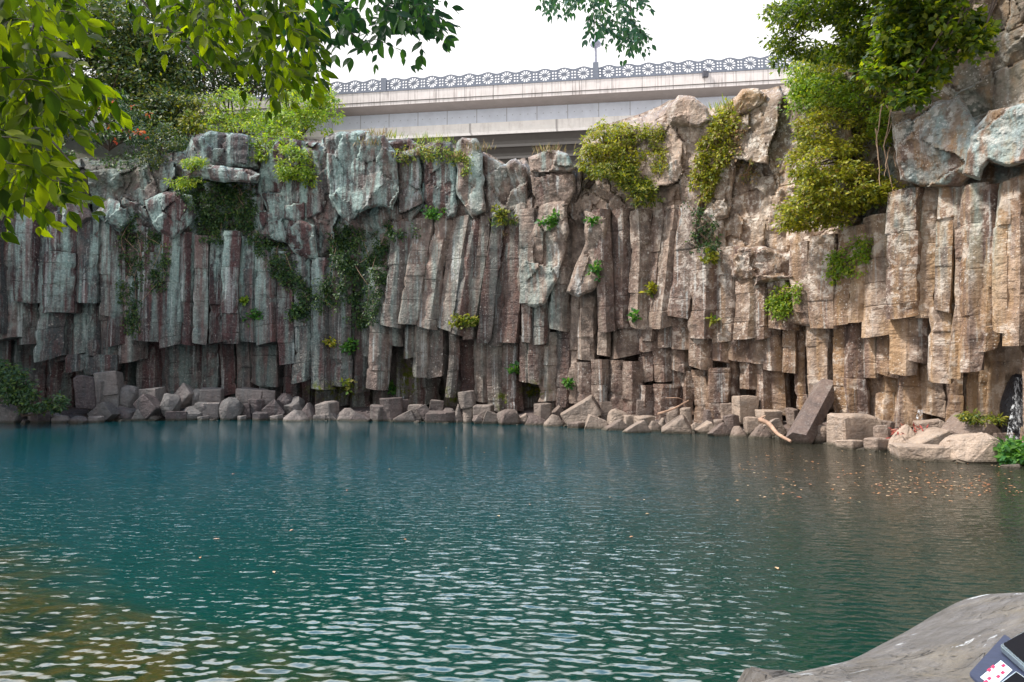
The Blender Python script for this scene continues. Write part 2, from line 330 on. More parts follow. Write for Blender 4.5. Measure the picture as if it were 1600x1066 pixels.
t = np.linspace(0, 1, ny)[None, :]; PYg = sil(PXg) * (1 - t) + 690 * t
W0 = P(PXg, PYg, Dc(PXg)); OFF = face_off(PXg, PYg, W0)
Wf = P(PXg, PYg, Dc(PXg) - OFF)
# plateau rows behind the brow
back = []
for dy, dz in ((14, -1.0), (6, -.4), (2.2, .0), (.8, .05)):
    q = Wf[:, 0].copy(); q[:, 1] += dy; q[:, 0] *= (q[:, 1] / (q[:, 1] - dy)) ** .5; q[:, 2] += dz + .15 * noise(q * .9, 8); back.append(q[:, None, :])
Wf = np.concatenate(back + [Wf], 1); ny2 = Wf.shape[1]
idx = np.arange(nx * ny2).reshape(nx, ny2)
fq = np.stack([idx[:-1, :-1], idx[:-1, 1:], idx[1:, 1:], idx[1:, :-1]], -1).reshape(-1, 4)
cliff = thing('cliff', None, None); cliff['kind'] = 'structure'; cliff['label'] = 'columnar basalt cliff rising behind the pool'
BV = []
def bvadd(me): BV.append(me)
fm = fmesh('cliff_face', Wf.reshape(-1, 3), fq); fm.shade_smooth(); fm.set_sharp_from_angle(angle=math.radians(26))
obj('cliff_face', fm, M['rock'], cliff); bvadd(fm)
# ---- columns
def column(x0, x1, yt, yb, off, lean=0.0, bow=0.0, slope=None, n=None):
    off -= .55 * (off <= -.5)
    x0 += random.uniform(-4, 3); x1 += random.uniform(-3, 5); off += random.uniform(-.15, .2)
    xm = (x0 + x1) / 2; D = float(Dc(xm)) - off; r = (x1 - x0) / 2 * D / F * 1.27; tw = random.uniform(-.1, .1); ph_ = random.uniform(0, 6)
    n = n or random.choice((4, 5, 5, 6, 6)); a0 = random.uniform(0, 2 * math.pi)
    ang = [a0 + 2 * math.pi * (k + random.uniform(-.16, .16)) / n for k in range(n)]; rad = [r * random.uniform(.9, 1.12) for _ in range(n)]
    A = P(xm, yb, D + r * .62); B = P(xm + lean, yt, D + r * .62)
    H = max(B[2] - A[2], .2); m = max(3, int(H / .22)); sub = 3
    joints = []; zz = random.uniform(.4, 1.6)
    while zz < H: joints.append(zz); zz += random.uniform(.6, 2.4)
    tx, ty = (random.uniform(-.25, .25), random.uniform(-.05, .3)) if slope is None else slope
    ts = list(np.linspace(0, 1, m + 1))
    for jz in joints:
        for q in (-.03, 0, .03):
            tq = (jz + q) / H
            if 0 < tq < 1: ts.append(tq)
    ts = sorted(ts); V = []; seed = random.randint(0, 999)
    shifts = [(0, 0)]; 
    for _ in joints: shifts.append((random.uniform(-.035, .035), random.uniform(-.06, .05)))
    for tt in ts:
        zh = tt * H; c = A + (B - A) * tt; c = c + np.array([bow * D / F * math.sin(math.pi * tt), 0, 0])
        k = sum(1 for j in joints if j <= zh); c = c + np.array([shifts[k][0] + .03 * math.sin(zh * 1.1 + ph_), shifts[k][1] + .03 * math.sin(zh * .8 + ph_ * 2), 0]); ct, st_ = math.cos(tw * tt), math.sin(tw * tt); wdn = 1 + .03 * math.sin(zh * .9 + ph_ * 3)
        near = min([abs(zh - j) for j in joints] + [9]); sc = .955 if near < .01 else 1.0
        if zh < .1: sc *= .97
        for i in range(n):
            pa = np.array([math.cos(ang[i]) * rad[i], math.sin(ang[i]) * rad[i], 0]); pb = np.array([math.cos(ang[(i + 1) % n]) * rad[(i + 1) % n], math.sin(ang[(i + 1) % n]) * rad[(i + 1) % n], 0])
            for s in range(sub):
                o = (pa + (pb - pa) * s / sub) * sc * wdn; o = np.array([o[0] * ct - o[1] * st_, o[0] * st_ + o[1] * ct, 0])
                if s == 0: o = o * .965
                v = c + o
                v = v + np.array([0, 0, (o[0] * tx + o[1] * ty) * (1 - tt) ** 2 if tt < .5 else 0])
                V.append(v)
    V = np.array(V); ns = n * sub
    ctr = np.repeat(np.array([A + (B - A) * tt for tt in ts]), ns, 0); dr = V - ctr; dr[:, 2] = 0; dr /= np.maximum(np.linalg.norm(dr, axis=1, keepdims=True), 1e-6)
    chip = smooth(.28, .5, fbm(V, 2.1, 2, seed + 9)); V += dr * ((.06 * fbm(V * [1, 1, .45], 1.4, 4, seed) + .025 * fbm(V, 5, 2, seed + 5) - .09 * chip) * min(r / .45, 1.3))[:, None]
    Fc = [(i * ns + k, i * ns + (k + 1) % ns, (i + 1) * ns + (k + 1) % ns, (i + 1) * ns + k) for i in range(len(ts) - 1) for k in range(ns)]
    Vl = V.tolist(); Vl.append(V[:ns].mean(0).tolist()); Fc += [(len(Vl) - 1, (k + 1) % ns, k) for k in range(ns)]
    Vl.append(V[-ns:].mean(0).tolist()); L = (len(ts) - 1) * ns; Fc += [(len(Vl) - 1, L + k, L + (k + 1) % ns) for k in range(ns)]
    return Vl, Fc
def add_col(*a, **k):
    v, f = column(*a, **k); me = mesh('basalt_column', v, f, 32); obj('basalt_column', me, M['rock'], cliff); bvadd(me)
# x0, x1, top, bottom, off(metres in front of the reference face), lean(px at the top)
COL = [
 (-60, -25, 330, 545, .1, 0), (-26, 4, 330, 520, .2, 0), (2, 30, 335, 530, 0, 4), (29, 62, 330, 470, .35, 4), (28, 58, 460, 538, -.35, 0), (60, 92, 335, 560, .1, 4), (78, 124, 340, 490, .4, 2), (90, 111, 480, 564, -.1, 0),
 (121, 157, 340, 470, .45, 2), (110, 136, 490, 552, -.35, 0), (134, 158, 470, 556, -.3, 0), (156, 174, 345, 492, .2, 3), (158, 190, 480, 560, -.15, 0), (172, 195, 350, 540, .25, 2), (108, 133, 554, 580, .1, 0), (132, 158, 558, 582, .2, 0), (156, 190, 555, 582, .15, 0),
 (191, 223, 350, 564, -.05, 2), (222, 256, 360, 533, .45, 0), (220, 257, 520, 606, -.5, 0), (255, 282, 365, 540, .5, 3), (280, 301, 365, 538, .35, 3), (300, 326, 370, 536, .5, 2), (324, 348, 370, 537, .4, 2), (347, 380, 365, 533, .55, 2), (379, 407, 372, 535, .4, 0), (406, 438, 390, 538, .5, -2),
 (256, 290, 520, 612, -.9, 0), (288, 316, 520, 612, -1.0, 0), (315, 345, 520, 614, -.9, 0), (344, 372, 520, 614, -1.1, 0), (371, 402, 520, 610, -.9, 0), (400, 436, 525, 598, -.55, 0),
 (437, 461, 395, 569, .35, -3), (459, 492, 400, 595, .3, -2), (490, 520, 405, 607, .4, 0), (518, 549, 400, 602, .3, 2), (547, 577, 380, 612, -.3, 4), (574, 606, 420, 606, .15, 6),
 (594, 628, 350, 509, .5, 22), (626, 657, 345, 506, .45, 24), (655, 686, 345, 513, .6, 26), (685, 712, 340, 514, .55, 28), (603, 630, 490, 538, -.3, 0), (628, 650, 490, 558, -.35, 0), (648, 672, 495, 588, .15, 2), (671, 696, 495, 588, .1, 2), (694, 714, 495, 620, .05, 4),
 (710, 728, 345, 524, .5, 30), (726, 744, 340, 530, .35, 28), (742, 766, 340, 536, .6, 24), (764, 786, 340, 540, .4, 22), (784, 812, 340, 536, .55, 18), (713, 746, 510, 622, -.5, 0), (744, 769, 515, 628, -.4, 0), (767, 788, 520, 640, -.1, 0), (786, 812, 520, 640, -.3, 0),
 (812, 838, 330, 470, .7, 2), (810, 836, 455, 536, .3, 2), (834, 861, 465, 536, .35, 0), (811, 830, 525, 596, .15, 0), (828, 849, 525, 600, .2, 0), (846, 870, 520, 627, -.1, 2), (860, 886, 420, 516, .2, 4), (868, 894, 505, 634, -.2, 4), (892, 908, 430, 630, -.3, 4),
 (905, 930, 420, 563, .1, 6), (904, 927, 566, 634, .1, 0), (925, 953, 562, 632, .3, 0), (930, 954, 440, 556, .25, 3), (940, 965, 330, 516, .65, -8), (962, 985, 330, 512, .55, -2), (983, 1009, 330, 512, .7, 0), (953, 1002, 500, 557, .2, 0), (952, 976, 563, 642, .35, 2), (973, 1002, 565, 648, .45, 2),
 (1004, 1026, 330, 532, .5, 20), (1022, 1050, 325, 510, .75, 20), (1045, 1080, 320, 497, .85, 18), (998, 1029, 510, 546, .3, 0), (1027, 1050, 500, 540, .25, 0), (1049, 1085, 490, 542, .4, 0),
 (1084, 1119, 390, 528, .7, 6), (1117, 1150, 390, 529, .6, 6), (1148, 1180, 400, 528, .8, 2), (1178, 1207, 405, 529, .65, 0), (1205, 1246, 430, 515, .6, 0), (1001, 1026, 530, 594, .0, 0), (1024, 1050, 530, 594, .1, 0), (1049, 1083, 530, 580, .0, 0), (1082, 1116, 520, 573, .35, 0), (1115, 1140, 520, 566, .3, 0), (1138, 1170, 520, 561, .2, 0), (1169, 1195, 520, 567, .3, 0), (1192, 1224, 515, 578, .4, 0), (1222, 1248, 505, 582, .35, 0),
 (998, 1022, 602, 650, .1, 0), (1020, 1049, 600, 655, .2, 4), (1049, 1068, 575, 645, -.4, 0), (1066, 1084, 580, 645, -.2, 0), (1081, 1109, 578, 660, .3, 0), (1107, 1137, 575, 655, .4, 0), (1136, 1158, 555, 640, -.2, 0), (1155, 1184, 555, 608, .1, 0), (1181, 1209, 565, 642, .0, 0), (1207, 1232, 570, 645, -.2, 0),
 (1242, 1274, 380, 488, .8, 0), (1246, 1266, 480, 640, .0, 2), (1262, 1283, 500, 622, .1, 0), (1279, 1306, 505, 600, .2, 2), (1270, 1310, 370, 513, .8, 4), (1306, 1332, 360, 506, .9, 4), (1330, 1357, 355, 500, .8, 2), (1306, 1328, 495, 645, .3, 0), (1325, 1356, 500, 648, .45, 0),
 (1353, 1402, 340, 524, .7, 4), (1386, 1431, 300, 494, 1.1, 8), (1428, 1462, 296, 498, 1.0, 10), (1458, 1490, 296, 488, 1.15, 10), (1352, 1378, 512, 588, .4, 0), (1376, 1402, 512, 586, .5, 0), (1399, 1427, 480, 582, .6, 0), (1424, 1448, 485, 565, .8, 0), (1445, 1470, 485, 648, .2, 0), (1352, 1372, 575, 650, -.3, 0), (1368, 1408, 570, 660, -.1, 2), (1403, 1446, 565, 664, -.1, 2),
 (1458, 1484, 480, 596, 1.2, 2), (1480, 1506, 290, 592, 1.4, 12), (1503, 1532, 290, 580, 1.5, 10), (1530, 1556, 290, 548, 1.4, 8), (1553, 1580, 285, 520, 1.5, 6), (1577, 1612, 280, 538, 1.3, 4), (1610, 1650, 270, 560, 1.5, 0), (1648, 1690, 250, 600, 1.4, 0), (1688, 1740, 240, 640, 1.5, 0),
 (1474, 1500, 580, 655, -.1, 0), (1498, 1522, 575, 655, -.3, 0), (1518, 1548, 530, 650, .2, 3), (1546, 1580, 510, 648, .1, 6), (1608, 1650, 540, 690, .8, 0),
]
COL.sort(key=lambda c: -(c[1] - c[0]) * (c[3] - c[2]))
for c in COL[:100]:
    add_col(*c[:5], lean=c[5], bow=random.uniform(-3, 3))
sv_, sf_ = [], []
for c in COL[100:]:
    v, f = column(*c[:5], lean=c[5]); o_ = len(sv_); sv_ += v; sf_ += [tuple(a + o_ for a in q) for q in f]
# extra recessed columns that fill the undercut
for k in range(66):
    x0 = -120 + k * 28 + random.uniform(-4, 4); wd = random.uniform(26, 36)
    v, f = column(x0, x0 + wd, random.uniform(430, 500), random.uniform(628, 655), -1.35 + random.uniform(-.4, .3)); o_ = len(sv_); sv_ += v; sf_ += [tuple(a + o_ for a in q) for q in f]
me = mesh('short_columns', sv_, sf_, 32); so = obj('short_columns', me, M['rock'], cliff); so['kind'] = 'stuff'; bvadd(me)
# ---- traced rock blocks standing out of the upper face
def chunk(poly, off, depth=2.2, bulge=.35, seed=0, res=2.4, undercut=.6):
    poly = np.array(poly, float); pts = []
    for i in range(len(poly)):
        a = poly[i]; b = poly[(i + 1) % len(poly)]; L = np.linalg.norm(b - a); k = max(1, int(L / res))
        nrm = np.array([b[1] - a[1], a[0] - b[0]]) / max(L, 1e-6)
        for j in range(k):
            q = a + (b - a) * j / k; q = q + nrm * 2.2 * noise(np.array([q[0] / 14, q[1] / 14, seed]), seed); pts.append(q)
    bnd = np.array(pts); nb = len(bnd)
    x0, y0 = bnd.min(0); x1, y1 = bnd.max(0)
    X, Yy = np.meshgrid(np.arange(x0, x1, res), np.arange(y0, y1, res)); q = np.stack([X.ravel(), Yy.ravel()], -1) + rng.uniform(-.6, .6, (X.size, 2))
    ins = np.zeros(len(q), bool); dmin = np.full(len(q), 1e9)
    for i in range(nb):
        a = bnd[i]; b = bnd[(i + 1) % nb]
        c = ((a[1] > q[:, 1]) != (b[1] > q[:, 1])) & (q[:, 0] < (b[0] - a[0]) * (q[:, 1] - a[1]) / (b[1] - a[1] + 1e-9) + a[0]); ins ^= c
        ab = b - a; tt = np.clip(((q - a) @ ab) / (ab @ ab + 1e-9), 0, 1); dmin = np.minimum(dmin, np.linalg.norm(q - a - tt[:, None] * ab, axis=1))
    keep = ins & (dmin > res * .6); q = q[keep]; dd = dmin[keep]
    allp = np.vstack([bnd, q]); dist = np.concatenate([np.zeros(nb), dd])
    r = delaunay_2d_cdt([Vector(v) for v in allp], [(i, (i + 1) % nb) for i in range(nb)], [], 1, 1e-4)
    vs = np.array([tuple(v) for v in r[0]]); orig = [o[0] if o else -1 for o in r[3]]; dist = np.array([dist[o] if o >= 0 else 0 for o in orig])
    D = Dc(vs[:, 0]); Wp = P(vs[:, 0], vs[:, 1], D)
    v1, e1 = facets(Wp[:, 0] + .2 * fbm(Wp, .9, 3, seed), Wp[:, 2] + .2 * fbm(Wp, .9, 3, seed + 2), None, 1.1, 1.5, .16, .34, 40 + seed)
    rim = 1 - np.clip(dist / 6, 0, 1); o = off + v1 * (1 - rim * .4) - bulge * .55 * rim ** 2 + .12 * fbm(Wp, 1.6, 4, seed) + .12 * np.abs(fbm(Wp * [1, 1, 1.3], 1.3, 4, seed + 9)) + .08 * np.abs(fbm(Wp, 4.5, 3, seed + 19)) - .08 - .03 * smooth(.06, 0, e1)
    Vf = P(vs[:, 0], vs[:, 1], D - o)
    border = {}
    for f in r[2]:
        for i in range(len(f)):
            e = (f[i], f[(i + 1) % len(f)]); key = (min(e), max(e)); border.setdefault(key, []).append(e)
    be = [e[0] for e in border.values() if len(e) == 1]; bi = sorted({a for e in be for a in e}); mp = {a: len(Vf) + i for i, a in enumerate(bi)}; mp2 = {a: len(Vf) + len(bi) + i for i, a in enumerate(bi)}
    c = vs.mean(0); ex = []; ex2 = []
    for a in bi: 
        s = vs[a] + (c - vs[a]) * .03; ex.append(P(s[0], s[1] - (2 if s[1] > c[1] else 0), Dc(s[0]) - off + depth * .35 + .15 * noise(Vf[a] * 1.3, 3)))
    for a in bi:
        s = vs[a] + (c - vs[a]) * .16; ex2.append(P(s[0], s[1] - undercut * 8 * (1 if s[1] > c[1] else 0), Dc(s[0]) - off + depth))
    V = np.vstack([Vf, ex, ex2]); Fc = [tuple(f)[::-1] for f in r[2]]
    for a, b in be: Fc.append((a, b, mp[b], mp[a])); Fc.append((mp[a], mp[b], mp2[b], mp2[a]))
    me = mesh('rock_block', V, Fc, 24); bm = bmesh.new(); bm.from_mesh(me); bmesh.ops.recalc_face_normals(bm, faces=bm.faces); bm.to_mesh(me); bm.free(); return me
CH = [
 ([(508, 216), (525, 206), (560, 204), (600, 211), (619, 238), (622, 300), (614, 328), (590, 322), (565, 332), (545, 350), (528, 334), (516, 308), (510, 270)], 1.35, 2.6),
 ([(298, 216), (330, 204), (392, 212), (402, 240), (404, 262), (345, 260), (312, 256)], .9, 2.4), ([(286, 266), (330, 258), (380, 262), (406, 272), (402, 286), (350, 284), (300, 276)], 1.9, 3.0),
 ([(226, 312), (260, 300), (300, 306), (308, 336), (296, 352), (270, 374), (246, 362), (233, 340)], 1.1, 2.4), ([(92, 310), (112, 294), (136, 312), (146, 342), (122, 356), (97, 350)], .9, 2),
 ([(146, 332), (170, 306), (198, 318), (207, 345), (188, 362), (164, 350)], .8, 2), ([(825, 246), (840, 238), (870, 234), (887, 241), (899, 264), (894, 269), (828, 267)], 1.0, 2.2),
 ([(828, 268), (897, 270), (899, 300), (884, 332), (850, 335), (832, 302)], .75, 2), ([(846, 318), (882, 312), (890, 362), (872, 432), (852, 474), (838, 482), (814, 470), (808, 432), (828, 372)], .95, 1.8),
 ([(912, 328), (950, 338), (946, 402), (930, 450), (906, 468), (886, 456), (898, 420), (914, 380)], 1.1, 1.8), ([(1040, 168), (1060, 150), (1085, 152), (1104, 168), (1112, 190), (1095, 199), (1045, 197)], .7, 2),
 ([(1143, 156), (1160, 140), (1186, 138), (1200, 150), (1180, 172), (1155, 180)], .7, 2), ([(1392, 175), (1440, 165), (1500, 150), (1532, 200), (1516, 280), (1500, 293), (1440, 291), (1405, 282)], 1.6, 2.6),
 ([(1515, 212), (1545, 172), (1612, 160), (1620, 250), (1572, 262), (1545, 252), (1532, 282), (1505, 272)], 2.0, 2.6), ([(1145, 385), (1195, 384), (1246, 398), (1242, 436), (1202, 442), (1172, 447), (1143, 430)], 1.05, 1.8),
 ([(408, 242), (440, 214), (500, 224), (506, 330), (470, 350), (424, 342), (404, 300)], .45, 2), ([(402, 330), (440, 336), (492, 352), (498, 406), (466, 402), (448, 380), (410, 372)], .75, 2),
 ([(711, 224), (722, 214), (745, 217), (753, 240), (759, 330), (738, 342), (714, 305)], .75, 2), ([(660, 228), (684, 219), (706, 222), (712, 260), (714, 335), (690, 352), (664, 322)], .55, 2),
 ([(620, 242), (655, 230), (661, 320), (642, 348), (618, 330)], .45, 2), ([(752, 240), (790, 256), (806, 247), (824, 262), (827, 332), (800, 347), (765, 342)], .35, 2),
 ([(1085, 200), (1130, 180), (1150, 260), (1140, 340), (1100, 350), (1080, 300)], .3, 2), ([(1090, 330), (1130, 345), (1136, 400), (1110, 420), (1092, 395)], .2, 1.5),
 ([(602, 222), (640, 214), (656, 226), (650, 240), (612, 240)], .0, 2), ([(1260, 470), (1310, 468), (1310, 505), (1275, 512), (1215, 506), (1215, 490)], .9, 2),
]
for i, (pl, of, dp) in enumerate(CH):
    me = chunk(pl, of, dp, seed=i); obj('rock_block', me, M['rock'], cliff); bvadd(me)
# ------------------------------------------------------------------ ray picking on the built cliff
bvV = []; bvF = []; o_ = 0
for me in BV:
    co = np.empty(len(me.vertices) * 3, np.float32); me.vertices.foreach_get('co', co); bvV += co.reshape(-1, 3).tolist()
    bvF += [tuple(v + o_ for v in p.vertices) for p in me.polygons]; o_ += len(me.vertices)
BVH = BVHTree.FromPolygons(bvV, bvF)
def hit(px, py, default=None):
    x, y, z = ray(px, py); d = Vector((float(x), float(y), float(z))).normalized(); h = BVH.ray_cast(Vector((0, 0, CAMH)), d)
    if h[0] is None: return P(px, py, default or float(Dc(px)))
    return np.array(h[0])
# ------------------------------------------------------------------ leaves
def leaf_mesh(name, pos, dirn, nrm, L, Wd, detail=0):
    """many leaves, folded on the midrib; every leaf its own island"""
    n = len(pos); dirn = dirn / np.maximum(np.linalg.norm(dirn, axis=1, keepdims=True), 1e-6)
    side = np.cross(dirn, nrm); side /= np.maximum(np.linalg.norm(side, axis=1, keepdims=True), 1e-6); up = np.cross(side, dirn)
    L = np.asarray(L)[:, None]; Wd = np.asarray(Wd)[:, None]
    if detail == 0:
        V = np.stack([pos, pos + dirn * L * .45 + side * Wd * .5 + up * Wd * .14, pos + dirn * L, pos + dirn * L * .45 - side * Wd * .5 + up * Wd * .14], 1).reshape(-1, 3)
        b = np.arange(n)[:, None] * 4; F1 = np.concatenate([b + [0, 1, 2], b + [0, 2, 3]], 0)
        return fmesh(name, V, F1)
    prof = [(.16, .30), (.36, .48), (.6, .42), (.82, .2)]; curl = rng.uniform(-.05, .28, (n, 1)); vs = [pos]
    for tt, wd in prof:
        c = pos + dirn * L * tt - up * L * curl * tt * tt
        wv = wd * (1 + rng.uniform(-.08, .08, (n, 1)))
        vs += [c + side * Wd * wv + up * Wd * .12, c, c - side * Wd * wv + up * Wd * .12]
    vs.append(pos + dirn * L - up * L * curl)
    V = np.stack(vs, 1).reshape(-1, 3); k = 14; b = np.arange(n)[:, None] * k
    T = [(0, 1, 2), (0, 2, 3)]
    for i in range(3):
        a = 1 + 3 * i; T += [(a, a + 3, a + 4), (a, a + 4, a + 1), (a + 1, a + 4, a + 5), (a + 1, a + 5, a + 2)]
    T += [(10, 13, 11), (11, 13, 12)]
    F1 = np.concatenate([b + list(q) for q in T], 0); m = fmesh(name, V, F1); m.shade_smooth(); return m
FS = 1.45
def unit(n): v = rng.normal(size=(n, 3)); return v / np.linalg.norm(v, axis=1, keepdims=True)
def sprays(cent, per, rad, flat=.45, L=.1, Wd=.05, droop=.35, detail=0, name='foliage', out=None):
    """leaf clusters: flattened tufts round each centre"""
    n = len(cent) * per; c = np.repeat(np.asarray(cent), per, 0); rr = np.repeat(np.broadcast_to(rad, (len(cent),)) * rng.uniform(.45, 1.5, len(cent)), per)
    u = unit(n); d = u * (rng.uniform(0, 1, (n, 1)) ** .5) * rr[:, None]; d[:, 2] *= flat
    dr = d / np.maximum(rr[:, None], 1e-4) + unit(n) * .5 - [0, 0, droop]
    if out is not None: dr = dr + out
    nr = unit(n) * .6 + [0, -.5, .7]; s = rng.uniform(.65, 1.25, n) * FS
    return leaf_mesh(name, c + d, dr, nr, L * s, Wd * s, detail)
def ell(blobs, n, shell=.55):
    """centres in ellipsoids given as px, py, rx px, ry px, Y, depth radius m"""
    A = np.array([b[2] * b[3] for b in blobs], float); k = rng.choice(len(blobs), n, p=A / A.sum()); B = np.array(blobs, float)[k]
    u = unit(n) * (shell + (1 - shell) * rng.uniform(0, 1, (n, 1)) ** .5) * rng.uniform(.75, 1.08, (n, 1))
    Yb = B[:, 4] + u[:, 1] * B[:, 5]; return P(B[:, 0] + u[:, 0] * B[:, 2], B[:, 1] - u[:, 2] * B[:, 3], Yb)
def shrub(name, label, cat, blobs, n, per, rad, L, Wd, m, root, group=None, shell=.5, flat=.5, droop=.3, stems=9, sr=.05, extra=None, stemmat='bark', part='foliage', sname='trunk'):
    cs = ell(blobs, n, shell); rt = np.array(root, float); t_ = thing(name, label, cat, rt, group)
    obj(part, sprays(cs, per, rad, flat, L, Wd, droop), M[m], t_)
    lines = []
    for i in rng.choice(len(cs), min(stems, len(cs)), replace=False):
        e = cs[i]; mid = rt + (e - rt) * .5 + rng.normal(0, .12, 3) * np.linalg.norm(e - rt) * .5 + [0, 0, .1]
        lines.append((curve_pts([rt, mid, e], 8), sr, sr * .25, 5))
    tubes(sname, lines, M[stemmat], t_)
    if extra: extra(t_, cs)
    return t_
def poly_pts(poly, n):
    poly = np.array(poly, float); o = []
    x0, y0 = poly.min(0); x1, y1 = poly.max(0)
    while len(o) < n:
        q = (random.uniform(x0, x1), random.uniform(y0, y1)); c = False
        for i in range(len(poly)):
            a = poly[i]; b = poly[(i + 1) % len(poly)]
            if (a[1] > q[1]) != (b[1] > q[1]) and q[0] < (b[0] - a[0]) * (q[1] - a[1]) / (b[1] - a[1]) + a[0]: c = not c
        if c: o.append(q)
    return o
def ivy(name, label, cat, polys, n, per, rad, L, m, lift=.12, group=None, vines=6, flat=1.0, stemname='stem'):
    cs = []; tot = sum(abs(np.ptp([p[0] for p in q]) * np.ptp([p[1] for p in q])) for q in polys)
    for q in polys:
        k = max(3, int(n * abs(np.ptp([p[0] for p in q]) * np.ptp([p[1] for p in q])) / tot))
        for (a, b) in poly_pts(q, k):
            # gather in clumps
            if noise(np.array([a / 16., b / 16., 3.3]), 2) < -.35 and random.random() < .7: continue
            h = hit(a, b); cs.append(h + [0, -lift * random.uniform(.3, 1.6), 0])
    cs = np.array(cs); low = cs[np.argmin(cs[:, 2])]; t_ = thing(name, label, cat, low, group)
    obj('foliage', sprays(cs, per, rad, flat, L, L * .62, .5), M[m], t_)
    lines = []; order = cs[np.argsort(cs[:, 2])]
    for k in range(vines):
        i = rng.integers(0, len(cs)); a = cs[i]; near = cs[np.abs(cs[:, 0] - a[0]) < .5]; near = near[np.argsort(-near[:, 2])]
        if len(near) > 4: lines.append((curve_pts(near[::max(1, len(near) // 6)] + [0, .05, 0], 14), .018, .01, 4))
    if lines: tubes(stemname, lines, M['vine'], t_)
    return t_
# ------------------------------------------------------------------ water, bed and bank
def water():
    m = mat('pool_water'); g = G(m); p = g.pos; x, y, z = g.xyz()
    n = g.noise(p, .35, 5, .6)
    # open pool teal-blue, greener nearer, brown shelf close to the near left shore
    near = g.rng(g.add(y, g.mul(g.math('SUBTRACT', n, .5), 5)), 17, 5)
    col = g.mix(near, (.0, .04, .05), (.0, .025, .017))
    rt = g.rng(g.add(g.math('SUBTRACT', x, g.mul(y, .2)), g.mul(n, 4)), .5, 6.0); col = g.mix(rt, col, g.mix(near, (.028, .028, .02), (.004, .02, .014)))
    lf = g.mul(g.rng(g.add(g.add(y, g.mul(x, .75)), g.mul(g.math('SUBTRACT', g.noise(p, .9, 5, .65), .5), 3.0)), 4.4, 3.2), .75)
    shelf = g.ramp(g.noise(p, 2.0, 7, .655, None, .6), [(.36, (.002, .009, .006)), (.47, (.016, .022, .004)), (.57, (.05, .033, .003)), (.68, (.015, .025, .007))])
    col = g.mix(lf, col, shelf)
    b = g.noise(p, 1.0, 3, .55, (3.2, 7.5, 1), .6); c = g.noise(p, 1.0, 2, .5, (9, 19, 1), .2)
    amp = g.math('MAXIMUM', g.rng(g.add(y, g.mul(x, -.25)), 27, 12, .12, 1.0), g.rng(g.math('SUBTRACT', x, g.mul(y, .1)), -3, 6))
    nr = g.bump(g.mul(g.mul(g.add(g.mul(b, 1.0), g.mul(c, .3)), amp), g.rng(y, 5, 18, .12, 1)), 1.0, .05)
    bs = g.n('ShaderNodeBsdfPrincipled'); g.set(bs.inputs['Base Color'], col); bs.inputs['Roughness'].default_value = .02; bs.inputs['IOR'].default_value = 1.36
    g.set(bs.inputs['Normal'], nr); g.out(bs.outputs[0]); return m
M['water'] = water()
wx_ = np.concatenate([np.linspace(-900, -60, 40), np.linspace(-50, 1650, 860), np.linspace(1660, 2500, 40)])
wy_ = np.concatenate([np.linspace(640, 656, 5), np.arange(657, 1100, .9), np.linspace(1110, 3200, 60)])
XX, YY = np.meshgrid(wx_, wy_, indexing='ij'); WP = PZ(XX, YY, 0.0); wx2, wy2 = WP[..., 0], WP[..., 1]
rowsp = np.abs(np.gradient(wy2, axis=1)) * 1.0; colsp = np.abs(np.gradient(wx2, axis=0))
ampw = np.maximum(smooth(27, 13, wy2 - .25 * wx2) * .9 + .1, smooth(-3, 5, wx2 - .1 * wy2) * .75)
ampw = ampw * (.55 + .45 * smooth(-.5, .5, noise(np.stack([wx2 * .35, wy2 * .22, wx2 * 0], -1), 77)))
hz = np.zeros_like(wx2); wr = np.random.default_rng(3)
for k in range(64):
    lam = .07 * (6.5 ** (k / 63.0)); th = wr.normal(0, .3) + .14; kx, ky = math.sin(th), math.cos(th); q = 2 * math.pi / lam
    slope = .031 * math.exp(-(math.log(lam / .12) / .5) ** 2) + .006; aa = slope / q
    fade = np.clip(lam / (3.0 * np.maximum(rowsp * abs(ky), colsp * abs(kx))) - .6, 0, 1)
    wob = .6 * noise(np.stack([wx2 * .8 / max(lam * 3, .4), wy2 * .8 / max(lam * 3, .4), wx2 * 0 + k], -1), k)
    hz += fade * aa * np.sin(q * (kx * wx2 + ky * wy2) + wr.uniform(0, 6.28) + 2.2 * wob) 
WP[..., 2] = hz * ampw
ii = np.arange(XX.size).reshape(XX.shape); fq = np.stack([ii[:-1, :-1], ii[:-1, 1:], ii[1:, 1:], ii[1:, :-1]], -1).reshape(-1, 4)
wm = fmesh('water', WP.reshape(-1, 3), fq[:, ::-1].copy() if False else fq); wm.shade_smooth()
if wm.polygons[0].normal.z < 0: wm.flip_normals()
struct('water', wm, M['water'])
bx_ = np.linspace(-260, 1800, 260); rows = []
for (s, zz) in ((-1.5, -.9), (.3, -.3), (.9, -.12), (1.4, .1), (2.2, .3), (3.4, .5), (5.0, .6)):
    Yr = Yw(bx_) + s; q = PZ(bx_, np.interp(bx_, WX, WY), 0.0); k = Yr / q[:, 1]; r_ = np.stack([q[:, 0] * k, Yr, np.full(len(bx_), zz)], -1); r_[:, 2] += .22 * fbm(r_, 1.1, 4, 6) * (s > 0); r_[:, 1] += .35 * noise(r_ * .9, 4); rows.append(r_)
R_ = np.stack(rows, 1); ii = np.arange(R_.shape[0] * R_.shape[1]).reshape(R_.shape[:2])
fq = np.stack([ii[:-1, :-1], ii[1:, :-1], ii[1:, 1:], ii[:-1, 1:]], -1).reshape(-1, 4)
bm_ = fmesh('rock_bank', R_.reshape(-1, 3), fq); bm_.shade_smooth(); struct('rock_bank', bm_, M['boulder'])
